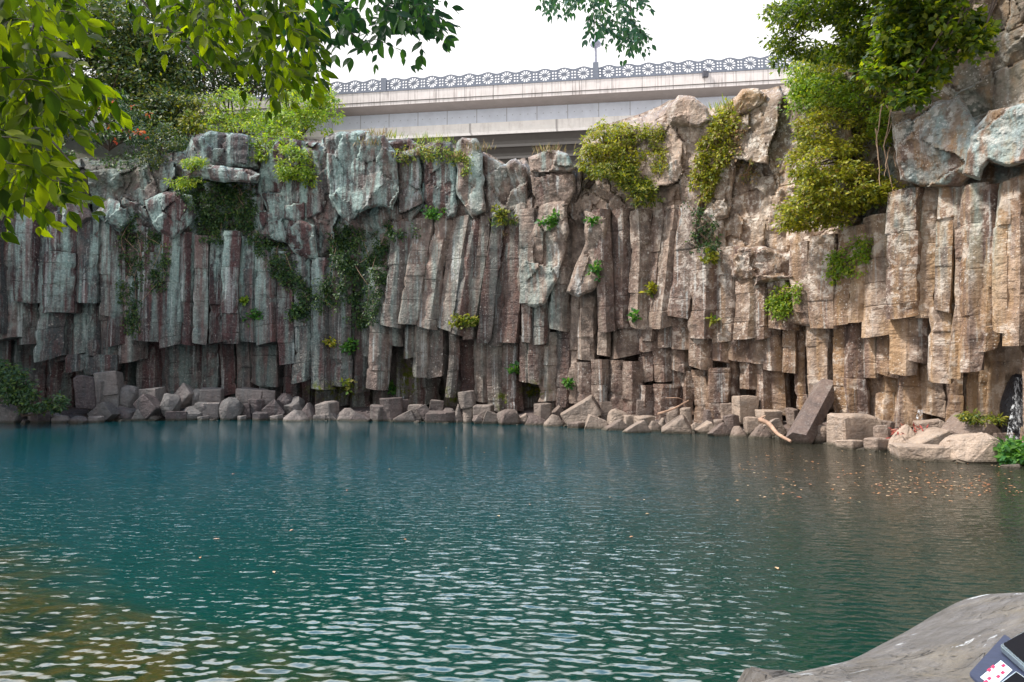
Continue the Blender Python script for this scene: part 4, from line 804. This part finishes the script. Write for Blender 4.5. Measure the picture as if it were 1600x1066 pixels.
fl = thing('floodlight', 'small dark box floodlight fixed to the bridge edge below the railing', 'floodlight', fo)
v, f = box(-.2, .2, -.1, .22, -.36, .06); obj('housing', mesh('housing', [(a + fo.x, b + fo.y, c + fo.z) for a, b, c in v], f), M['lampglass'], fl)
v, f = box(-.03, .03, -.02, .3, .06, .26); obj('bracket', mesh('bracket', [(a + fo.x, b + fo.y, c + fo.z) for a, b, c in v], f), M['lampmetal'], fl)
# ------------------------------------------------------------------ hillside behind the left brow
hx = np.linspace(-300, 540, 60); rows = []
for (Yh, py) in ((38, 275), (42, 245), (46, 220), (52, 205), (60, 195), (80, 190)):
    q = P(hx, np.full(60, float(py)) + np.clip((hx - 300) * .12, -80, 30), Yh); q[:, 2] += .6 * fbm(q, .4, 4, 2); rows.append(q)
Rh = np.stack(rows, 1); ii = np.arange(60 * 6).reshape(60, 6); fq = np.stack([ii[:-1, :-1], ii[1:, :-1], ii[1:, 1:], ii[:-1, 1:]], -1).reshape(-1, 4); hm = fmesh('hillside', Rh.reshape(-1, 3), fq); hm.shade_smooth(); struct('hillside', hm, M['soil'])
# ------------------------------------------------------------------ trees and shrubs on the cliff top
GT = 'trees on the hill behind the left cliff'
TR = [('dark evergreen tree at the far left above the cliff', [(40, 90, 90, 110, 43, 4), (20, 200, 80, 70, 41, 3)], (30, 300, 43), 'leaf_tree', 330, 34),
 ('tall mixed green tree behind the orange-flecked shrub', [(170, 40, 70, 80, 44, 4), (200, 110, 60, 60, 43, 3)], (185, 250, 44), 'leaf_tree', 300, 34),
 ('olive green tree with yellowing crown left of the bridge', [(270, 90, 60, 70, 45, 4), (300, 30, 60, 40, 47, 3), (250, 170, 60, 50, 42, 3)], (275, 250, 45), 'leaf_tree', 300, 34),
 ('sparse tall tree with sky showing through beside the bridge end', [(360, 60, 45, 60, 50, 3), (400, 110, 45, 40, 49, 3), (340, 120, 40, 40, 48, 3)], (370, 230, 49), 'leaf_tree', 150, 24),
 ('thin-crowned tree top just left of the railing', [(450, 120, 40, 30, 50, 3), (480, 100, 20, 15, 50, 2)], (450, 200, 50), 'leaf_tree', 70, 22)]
for lb, bl, rt, mt, n, per in TR:
    shrub('tree', lb, 'tree', bl, int(n * 2.1), per, .8, .2, .1, mt, P(rt[0], rt[1], rt[2]), GT, shell=.45, stems=14, sr=.12, part='crown')
def orange(t_, cs):
    c = cs[rng.choice(len(cs), 34)] + rng.normal(0, .15, (34, 3)) + [0, -.35, 0]; obj('orange_leaves', sprays(c, 4, .09, 1, .16, .09, .4, name='orange_leaves'), M['leaf_orange'], t_)
GS = 'shrubs on the left cliff top'
shrub('shrub', 'bushy shrub flecked with orange leaves hanging over the left brow', 'shrub', [(160, 180, 65, 45, 37.5, 1.5), (215, 205, 45, 35, 37, 1.2), (120, 160, 30, 25, 38, 1)], 130, 26, .45, .17, .06, 'leaf_dark', P(170, 235, 38), GS, extra=orange)
shrub('shrub', 'dark feathery shrub just right of the orange-flecked shrub', 'shrub', [(250, 215, 35, 35, 36.8, 1.2), (235, 250, 25, 20, 36.2, .6)], 70, 26, .4, .13, .05, 'leaf_tree', P(250, 255, 37), GS)
shrub('shrub', 'dark mass of shrubs in shadow above the left wall', 'shrub', [(80, 255, 70, 30, 36.8, 1.2), (200, 262, 60, 22, 36.8, 1), (280, 240, 30, 40, 38.5, 1)], 170, 26, .45, .14, .07, 'leaf_dark', P(170, 285, 37.5), GS)
shrub('shrub', 'yellow-leaved shrub between the dark tree and the stacked slabs', 'shrub', [(310, 170, 40, 22, 40, 1.2), (300, 195, 25, 15, 39, .8)], 60, 22, .4, .15, .08, 'leaf_yel', P(305, 215, 40), GS)
shrub('shrub', 'lime green shrub above the stacked slabs', 'shrub', [(370, 165, 50, 30, 41, 1.5), (345, 190, 30, 20, 39, 1), (400, 195, 25, 22, 38, .8)], 120, 24, .42, .14, .07, 'leaf_lime', P(370, 215, 40), GS)
shrub('shrub', 'bright lime green shrub by the bridge end with hanging leaves', 'shrub', [(470, 165, 45, 38, 39, 1.4), (505, 175, 28, 32, 38.5, 1), (440, 195, 40, 25, 38, 1), (500, 148, 18, 14, 39, .6)], 170, 26, .4, .16, .075, 'leaf_lime', P(470, 215, 39), GS)
shrub('shrub', 'round yellow-green bush hanging on the wall left of the big overhang', 'shrub', [(460, 250, 30, 32, 35.2, .8), (440, 270, 18, 14, 35, .6), (480, 275, 14, 14, 35, .5)], 80, 26, .32, .13, .06, 'leaf_lime', hit(462, 262), GS)
shrub('shrub', 'loose green shrub on the ledge above the round yellow-green bush', 'shrub', [(410, 230, 26, 24, 36, .7), (450, 215, 20, 12, 36.2, .6)], 60, 24, .3, .13, .06, 'leaf_lime', hit(415, 245), GS)
shrub('shrub', 'small pale green shrub in front of the stacked slabs', 'shrub', [(302, 256, 22, 10, 34.4, .5), (290, 285, 28, 10, 34.6, .5)], 46, 20, .25, .13, .05, 'leaf_lime', hit(300, 270), GS)
# right-hand side
GR = 'bushes on the right cliff'
shrub('shrub', 'large yellow-olive bush spilling down the right wall', 'shrub', [(1300, 205, 62, 38, 23.4, 1.1), (1290, 255, 68, 40, 23, 1.2), (1320, 290, 78, 36, 22.6, 1.1), (1265, 330, 48, 28, 23.1, .8), (1375, 300, 38, 16, 22, .5), (1300, 330, 50, 22, 22.8, .6), (1235, 350, 20, 14, 23.4, .4)], 620, 30, .3, .095, .05, 'leaf_olive', hit(1330, 240) + np.array([0, .2, 0]), GR, shell=.75, flat=.4, stems=26, sr=.05)
shrub('shrub', 'pale green twiggy shrub above the large yellow-olive bush', 'shrub', [(1290, 140, 60, 28, 24.2, 1), (1345, 150, 50, 30, 23.6, 1), (1380, 190, 24, 34, 22.6, .6), (1260, 120, 34, 30, 25, .6), (1250, 160, 18, 26, 25, .4)], 300, 26, .32, .1, .05, 'leaf_lime', P(1320, 175, 24.6), GR, stems=16)
shrub('shrub', 'light green shrub with thin leaves under the maple boughs', 'shrub', [(1330, 95, 60, 26, 24, 1.2), (1280, 100, 40, 18, 25, 1), (1390, 120, 40, 34, 22.8, 1)], 190, 24, .32, .11, .05, 'leaf_olive', P(1350, 135, 24.4), GR, stems=14)
shrub('tree', 'leafy green tree reaching over the sky at the upper right', 'tree', [(1240, 20, 50, 30, 22, 1.5), (1300, 10, 60, 34, 21, 1.5), (1225, 65, 34, 20, 22.5, 1), (1270, 80, 40, 12, 22.5, 1), (1350, 40, 50, 40, 20.5, 1.4), (1215, 95, 20, 16, 23, .7), (1360, -40, 140, 40, 20, 2), (1330, 75, 50, 26, 20.6, 1), (1390, 30, 50, 50, 20, 1.4)], 640, 28, .3, .12, .055, 'leaf_maple', P(1480, -90, 20.5), 'trees over the right cliff', stems=30, sr=.07, part='crown', shell=.35)
shrub('tree', 'dark maple with broad pointed leaves hanging before the right cliff', 'tree', [(1420, 40, 60, 50, 15.5, 1), (1480, 30, 60, 50, 15, 1), (1440, 100, 50, 40, 15.2, .8), (1530, 60, 28, 45, 14.8, .7), (1425, 145, 28, 24, 15, .5), (1400, 80, 30, 40, 15.6, .7), (1450, -50, 130, 50, 15, 1.5), (1380, 110, 34, 26, 15.6, .6)], 520, 24, .2, .11, .085, 'leaf_maple', P(1560, -130, 15.2), 'trees over the right cliff', stems=26, sr=.05, part='crown', shell=.3)
# middle
shrub('shrub', 'yellow-tipped shrub spreading over the brow under the bridge', 'shrub', [(985, 240, 34, 26, 30.0, .5), (945, 225, 42, 28, 30.3, .8), (925, 250, 24, 26, 30.4, .6), (960, 200, 34, 12, 30.6, .6), (1000, 205, 28, 10, 30, .5)], 170, 26, .3, .12, .055, 'leaf_olive', hit(950, 240), 'shrubs on the middle cliff', shell=.6, stems=14, sr=.035)
shrub('shrub', 'yellow-green bush hanging below the brow in tufts', 'shrub', [(960, 268, 40, 16, 29.6, .5), (1005, 300, 26, 22, 29.2, .5), (985, 280, 30, 14, 29.4, .5), (1035, 268, 16, 8, 29.2, .4)], 130, 24, .26, .12, .05, 'leaf_yel', hit(980, 275), 'shrubs on the middle cliff', shell=.5, stems=12, sr=.03)
ivy('creeper', 'dense green creeper running diagonally below the right brow', 'creeper', [[(1105, 195), (1140, 165), (1150, 185), (1135, 250), (1110, 300), (1095, 320), (1076, 300), (1085, 250)]], 170, 26, .22, .1, 'leaf_olive', .25)
ivy('creeper', 'dry brownish creeper and roots on the lichen wall', 'creeper', [[(1130, 190), (1165, 175), (1160, 230), (1145, 260), (1130, 240)], [(1150, 250), (1178, 250), (1182, 290), (1160, 285)]], 60, 16, .2, .09, 'dry', .15, vines=10)
ivy('creeper', 'thin olive creeper falling from the grey capped rock', 'creeper', [[(1015, 200), (1042, 195), (1040, 270), (1020, 268)]], 60, 18, .2, .08, 'leaf_olive', .12)
ivy('creeper', 'creeper in the arched hollow of the middle wall', 'creeper', [[(1072, 310), (1100, 330), (1122, 350), (1118, 400), (1095, 390), (1078, 400)]], 60, 18, .2, .08, 'leaf_dark', .1)
ivy('creeper', 'dark ivy hanging under the stacked slabs', 'creeper', [[(262, 275), (320, 280), (400, 290), (404, 345), (380, 360), (330, 352), (300, 330)], [(300, 340), (345, 350), (350, 380), (320, 378)]], 230, 26, .26, .1, 'leaf_dark', .25)
ivy('creeper', 'sparse dark ivy streak at the left between wet columns', 'creeper', [[(185, 340), (215, 335), (228, 420), (222, 520), (192, 520), (186, 430)], [(228, 360), (268, 370), (262, 450), (240, 470)]], 200, 20, .22, .09, 'leaf_dark', .12)
ivy('creeper', 'dark ivy band slanting down from the left rocks', 'creeper', [[(402, 385), (440, 375), (475, 440), (495, 450), (480, 480), (455, 450), (425, 430)], [(380, 340), (425, 380), (410, 400), (385, 370)]], 130, 24, .25, .1, 'leaf_dark', .2)
ivy('creeper', 'thick ivy mass below the big overhanging block', 'creeper', [[(515, 355), (560, 360), (604, 375), (604, 440), (585, 500), (560, 525), (540, 500), (550, 440), (520, 420)], [(480, 455), (515, 430), (545, 440), (530, 485), (500, 490)], [(600, 350), (660, 355), (640, 375), (604, 372)]], 300, 26, .26, .1, 'leaf_dark', .28)
ivy('creeper', 'trailing yellow-green creeper below the large olive bush', 'creeper', [[(1290, 400), (1345, 370), (1360, 400), (1340, 430), (1310, 430), (1298, 450)]], 80, 20, .22, .085, 'leaf_lime', .15)
ivy('creeper', 'small yellow-green creeper on the wall left of the leaning column', 'creeper', [[(1195, 465), (1215, 448), (1245, 450), (1240, 475), (1215, 500), (1200, 490)]], 70, 20, .2, .085, 'leaf_lime', .22)
ivy('creeper', 'greenery with dry stalks on the jutting rocks under the girder', 'creeper', [[(615, 235), (660, 225), (712, 235), (735, 250), (730, 280), (700, 250), (650, 245), (622, 260)]], 90, 16, .2, .1, 'grass', .12)
# hanging dry vines
lines = []
for (a, b, c, d) in ((1378, 165, 1372, 250), (1392, 170, 1396, 300), (1385, 165, 1380, 230), (1368, 200, 1375, 290), (1390, 230, 1382, 275), (1398, 180, 1400, 260)):
    p0 = P(a, b, 21.9); p1 = P(c, d, 21.5); lines.append((curve_pts([p0, (p0 + p1) / 2 + rng.normal(0, .12, 3), p1], 10, .02), .025, .012, 5))
tv = thing('hanging_vines', 'bare brown vines hanging between the olive bush and the right overhang', 'vine', P(1385, 300, 21.8)); tubes('vine_stem', lines, M['vine'], tv)
# small plants
def plant(px, py, r, m, label, n=14, cat='plant', L=.16, lift=.15, group='small plants growing from the wall'):
    h = hit(px, py); cs = h + rng.normal(0, 1, (n, 3)) * r * h[1] / F * [.5, .25, .45] + [0, -lift, 0]; t_ = thing('small_plant', label, cat, h, group)
    obj('leaves', sprays(cs, 9, .13, .6, L, L * .6, .1, name='leaves'), M[m], t_); tubes('stem', [(curve_pts([h + [0, .1, 0], (h + c) / 2, c], 4), .012, .006, 4) for c in cs[:6]], M['vine'], t_)
for a in ((863, 347, 14, 'leaf_bright', 'bright green fern-like tuft on the hanging middle block', 22), (929, 346, 9, 'leaf_bright', 'small bright tuft right of the hanging middle block', 12), (930, 424, 12, 'leaf_bright', 'light green sprig below the S-shaped column', 10), (398, 495, 12, 'leaf_bright', 'vivid green plant on the red columns at the left', 16),
          (466, 488, 18, 'leaf_dark', 'bluish green leafy plant at the foot of the ivy band', 34), (545, 541, 12, 'leaf_bright', 'green broad-leaved plant under the thick ivy', 20), (614, 606, 10, 'leaf_bright', 'light green plant beside the thin mossy fall', 14), (990, 494, 8, 'leaf_bright', 'small green plant at the edge of the brown columns', 9), (1107, 402, 10, 'leaf_yel', 'yellow-green sprig in the arched hollow', 12),
          (785, 337, 16, 'leaf_yel', 'yellow-green fern on the ledge right of the jutting rocks', 18), (722, 500, 14, 'leaf_yel', 'yellowish shrublet on the column ledge', 18), (738, 503, 10, 'grass', 'grassy tuft right of the yellowish shrublet', 12), (802, 578, 8, 'leaf_bright', 'two small green sprigs on the dark lower columns', 8), (890, 596, 7, 'leaf_bright', 'tiny green plant on the cracked lower columns', 7), (835, 612, 8, 'leaf_yel', 'yellow-green tuft in the wet hollow', 8),
          (1018, 452, 8, 'leaf_olive', 'olive tuft beside the lichen columns', 10), (385, 468, 8, 'leaf_lime', 'yellowish sprig above the vivid green plant', 8), (518, 536, 10, 'leaf_olive', 'olive tuft left of the broad-leaved plant', 10), (675, 335, 14, 'leaf_bright', 'green trailing tuft under the jutting rocks', 16), (545, 600, 9, 'grass', 'pale tuft over the dark undercut', 7),
          (1500, 668, 12, 'leaf_bright', 'vivid green plant behind the largest tan boulder', 16), (1082, 672, 6, 'leaf_bright', 'little green plant among the waterside rocks', 8), (1110, 500, 4, 'leaf_yel', 'tiny yellow plant on the lichen wall', 4)):
    plant(a[0], a[1], a[2], a[3], a[4], a[5])
shrub('shrub', 'leafy green shrub on the left bank at the waterside', 'shrub', [(20, 600, 30, 32, 31.5, .8), (45, 628, 34, 18, 31.2, .7), (85, 630, 22, 14, 31.5, .6), (0, 575, 18, 20, 32, .7)], 120, 26, .3, .13, .065, 'leaf_dark', P(35, 650, 31.6), 'shrubs at the waterside')
shrub('shrub', 'bright green plant at the right edge beside the waterfall', 'shrub', [(1580, 702, 26, 13, 17.4, .4), (1560, 692, 12, 7, 17.7, .3), (1590, 715, 20, 8, 17.1, .3)], 60, 20, .2, .11, .06, 'leaf_bright', P(1580, 718, 17.5), 'shrubs at the waterside', sr=.02)
shrub('fern', 'mossy fern clump under the right overhang', 'fern', [(1540, 655, 30, 6, 19.2, .3), (1515, 650, 14, 5, 19.2, .3)], 40, 18, .16, .09, .03, 'leaf_yel', P(1540, 662, 19.4), None, sr=.015)
# grass tufts on the brow
def tuft(px, py, m, label, n=60, h=.45):
    b = hit(px, py + 4); b = b + [0, -.05, 0]; p0 = b + rng.normal(0, 1, (n, 3)) * [.35, .15, .04]; d = unit(n) * .5 + [0, -.1, 1.0]
    me = leaf_mesh('grass_tuft', p0, d, unit(n), rng.uniform(.5, 1.2, n) * h, np.full(n, .035)); solo('grass_tuft', me, M[m], label, 'grass tuft', 'grass tufts on the cliff top')
for a in ((590, 211, 'dry', 'orange-brown grass tuft on the big overhanging block'), (612, 214, 'grass', 'yellow grass tuft at the edge of the big overhanging block'), (662, 218, 'grass', 'green grass tuft standing on the jutting rocks'), (690, 220, 'grass', 'short yellow grass tuft right of the green one'), (648, 240, 'dry', 'dry stalks drooping below the jutting rocks'), (748, 232, 'dry', 'dry grass beside the tall rounded column top'), (720, 245, 'dry', 'brown tuft in front of the tall rounded column'), (1140, 165, 'grass', 'tall pale grass left of the orange rock'), (1155, 172, 'dry', 'dry grass hanging below the orange rock'), (785, 368, 'dry', 'dry tuft on the dark curved column'), (860, 236, 'dry', 'wispy stalks on the square capstone'), (1125, 172, 'grass', 'green grass on the brow right of the grey capped rock'), (580, 225, 'dry', 'drooping brown grass on the face of the big overhanging block'), (802, 350, 'grass', 'thin grass below the yellow-green fern')):
    tuft(*a)
# ------------------------------------------------------------------ near boughs hanging into the frame
def bough(name, label, polys, Yr, Lf, n_tw, m, main, group='boughs hanging over the pool', seed=1, per=6, nodir=(.3, -.9)):
    pts = []; dirs = []; lines = []
    for poly, k in zip(polys, n_tw):
        for (a, b) in poly_pts(poly, k):
            Y = random.uniform(*Yr); p0 = P(a, b, Y); ang = random.gauss(0, .7); d = np.array([math.sin(ang) * .9 + nodir[0] * .6, random.uniform(-.4, .4), nodir[1] * .55 + random.uniform(-.2, .35)]); d /= np.linalg.norm(d)
            Lt = Lf * random.uniform(1.2, 2.6); line = curve_pts([p0, p0 + d * Lt * .5 + [0, 0, .02], p0 + d * Lt - [0, 0, Lt * .12]], 6); lines.append((line, Lf * .022, Lf * .01, 4))
            sd_ = np.cross(d, [0, 1, 0]); 
            for j in range(per):
                tt = (j + .5) / per; q = line[min(len(line) - 1, int(tt * len(line)))] ; sg = 1 if j % 2 else -1
                pts.append(q); dirs.append(d * .55 + sd_ * sg * .7 + np.array([0, random.uniform(-.3, .3), -.55]))
            pts.append(line[-1]); dirs.append(d + np.array([0, 0, -.4]))
    pts = np.array(pts); dirs = np.array(dirs); n = len(pts); s = rng.uniform(.5, 1.2, n)
    nr = unit(n) * .55 + [0, -.7, .5]; mains = [curve_pts(np.array([P(*q) for q in mm]), 20) for mm in main]
    t_ = thing(name, label, 'branch', mains[0][0], group)
    obj('leaves', leaf_mesh('leaves', pts, dirs, nr, Lf * s, Lf * .5 * s, 1), M[m], t_)
    tubes('limb', [(q, Lf * .11, Lf * .03, 6) for q in mains], M['twig'], t_); tubes('twigs', lines, M['twig'], t_)
bough('overhanging_bough', 'bough of large sunlit yellow-green leaves hanging down at the far left', [[(-40, -40), (140, -40), (95, 30), (85, 80), (120, 110), (90, 180), (60, 230), (80, 250), (30, 315), (-40, 330)], [(130, 115), (160, 130), (150, 150), (110, 140)], [(60, 240), (120, 265), (80, 300)]], (1.9, 3.0), .068, (215, 10, 11), 'leaf_near', [[(75, -60, 2.3), (50, 60, 2.3), (42, 150, 2.25), (38, 240, 2.2), (38, 335, 2.2)], [(40, 190, 2.2), (75, 215, 2.2), (112, 255, 2.15)], [(60, 40, 2.3), (90, 90, 2.2), (150, 130, 2.1)]])
bough('overhanging_bough', 'bough of green leaves hanging before the trees left of the bridge', [[(190, -40), (480, -40), (480, 40), (480, 90), (440, 95), (410, 70), (375, 40), (320, 70), (285, 65), (270, 20), (200, -20)], [(410, 90), (480, 90), (460, 130), (430, 125)]], (2.5, 3.6), .07, (100, 14), 'leaf_near', [[(180, -60, 3), (230, 10, 3), (300, 80, 3), (340, 115, 3)], [(330, -60, 3), (390, 40, 3), (430, 110, 3)]])
bough('overhanging_bough', 'dark leafy bough outlined against the white sky above the bridge', [[(420, -40), (700, -40), (680, 10), (690, 40), (640, 25), (600, 35), (610, 70), (560, 60), (500, 50), (430, 70)], [(590, 20), (700, 5), (670, 45)]], (3.2, 4.4), .08, (92, 10), 'leaf_mid', [[(480, -60, 3.8), (520, 20, 3.8), (560, 60, 3.8), (600, 75, 3.8)], [(540, -60, 3.8), (600, 5, 3.8), (680, 15, 3.8)]])
bough('overhanging_bough', 'small bough hanging into the sky over the bridge lamp', [[(830, -10), (915, -20), (925, 5), (860, 8)], [(905, -20), (945, -20), (945, 50), (920, 50)], [(955, -20), (1000, -20), (1000, 15), (965, 15)], [(965, 30), (990, 20), (1008, 55), (1000, 70), (965, 68)], [(935, 15), (965, 20), (960, 35), (940, 35)]], (8.5, 9.5), .1, (22, 34, 22, 34, 12), 'leaf_sky', [[(905, -60, 9), (925, 0, 9), (930, 50, 9)], [(990, -60, 9), (985, 10, 9), (990, 60, 9)]], nodir=(.1, -.9))
# ------------------------------------------------------------------ falls, driftwood, debris
def fall_mat():
    m = mat('falling_water'); g = G(m); n = g.noise(g.pos, 1, 5, .7, (16, 16, 1.2)); b = g.pbr((.75, .78, .82), .25, g.bump(n, .6, .05), .5)
    tr = g.n('ShaderNodeBsdfTransparent'); s = g.n('ShaderNodeMixShader'); g.set(s.inputs[0], g.rng(n, .48, .7, .0, .8)); g.t.links.new(tr.outputs[0], s.inputs[1]); g.t.links.new(b, s.inputs[2]); g.out(s.outputs[0]); return m
M['fall'] = fall_mat()
def fall(name, label, pts, w0, w1):
    V = []; k = 26; m_ = 9; c = curve_pts(np.array(pts), k)
    for i, q in enumerate(c):
        wd = w0 + (w1 - w0) * i / (len(c) - 1)
        for j in range(m_): a = math.pi * j / (m_ - 1); v = q + np.array([-math.cos(a) * wd, -math.sin(a) * wd * .5, 0]); V.append(v + .18 * wd * noise(v * [7, 7, 1.5], 3))
    Fc = [(i * m_ + j, i * m_ + j + 1, (i + 1) * m_ + j + 1, (i + 1) * m_ + j) for i in range(len(c) - 1) for j in range(m_ - 1)]
    solo(name, mesh(name, V, Fc, 180), M['fall'], label, 'waterfall')
fall('waterfall', 'thin white trickle falling in the mossy cleft of the middle wall', [hit(632, 588) + [0, -.1, 0], hit(631, 610) + [0, -.25, 0], P(631, 632, float(Dc(631)) - .2)], .04, .08)
fall('waterfall', 'white veil of water falling over dark rock at the right edge', [P(1592, 590, 19.2), P(1590, 640, 19.0), P(1585, 698, 18.6)], .1, .26)
fall('waterfall', 'small trickle between the rocks right of the big pale block', [P(1440, 640, 21.6), P(1437, 655, 21.4), P(1436, 668, 21.2)], .1, .14)
wet = simple('wet_black_rock', (.02, .02, .025), .3, .5, nsc=4, var=.4, bmp=.8, bd=.1)
me = rock_mesh(1.0, 2.6, .9, 'round', 77); o = obj('wet_rock', me, wet); o.location = Vector(P(1597, 650, 19.4)); tag(o, 'wet black rock behind the white veil at the right edge', 'rock')
dw = thing('driftwood', 'bent orange-tan driftwood trunk dipping into the water', 'driftwood', P(1235, 690, 22)); tubes('trunk', [(curve_pts([P(1186, 656, 23), P(1202, 663, 22.8), P(1215, 678, 22.4), P(1236, 690, 22)], 14), .09, .05, 8)], M['wood'], dw); tubes('branch', [(curve_pts([P(1186, 656, 23), P(1192, 652, 23), P(1196, 650, 23.1)], 5), .06, .02, 6)], M['wood'], dw)
dw = thing('driftwood', 'pale forked stick lying across the rocks below the brown columns', 'driftwood', P(1045, 648, 26.6)); tubes('trunk', [(curve_pts([P(1028, 647, 26.4), P(1052, 639, 26.6), P(1076, 626, 27.2)], 10), .05, .03, 6)], M['wood'], dw); tubes('branch', [(curve_pts([P(1040, 622, 26.8), P(1060, 622, 26.8), P(1072, 627, 27)], 8), .02, .012, 5)], M['wood'], dw)
c = np.array([P(1425 + random.uniform(-22, 26), 674 + random.uniform(-6, 10), 20.2 + random.uniform(-.2, .2)) for _ in range(26)]); tf = thing('palm_fronds', 'pile of red dried fronds on the rocks at the right', 'fronds', c.mean(0))
obj('frond', sprays(c + [0, 0, -.05], 9, .22, .25, .14, .03, .1, name='frond'), M['redfrond'], tf)
fl_ = []
for _ in range(150):
    a = random.gauss(1470, 75); b = random.gauss(756, 13)
    if b > 730: fl_.append((a, b))
for _ in range(150): fl_.append((random.uniform(1150, 1590), random.triangular(700, 800, 715)))
for _ in range(22): fl_.append((random.uniform(300, 1500), random.triangular(690, 960, 700)))
fp = np.array([PZ(a, b, .012) for a, b in fl_]); n = len(fp); me = leaf_mesh('floating_leaves', fp, unit(n) * [1, 1, .02], np.tile([0., 0., 1.], (n, 1)) + unit(n) * .1, rng.uniform(.05, .11, n), rng.uniform(.03, .06, n)); o = obj('floating_leaves', me, M['floatleaf']); tag(o, 'scattered fallen leaves floating on the pool', 'leaves', kind='stuff')
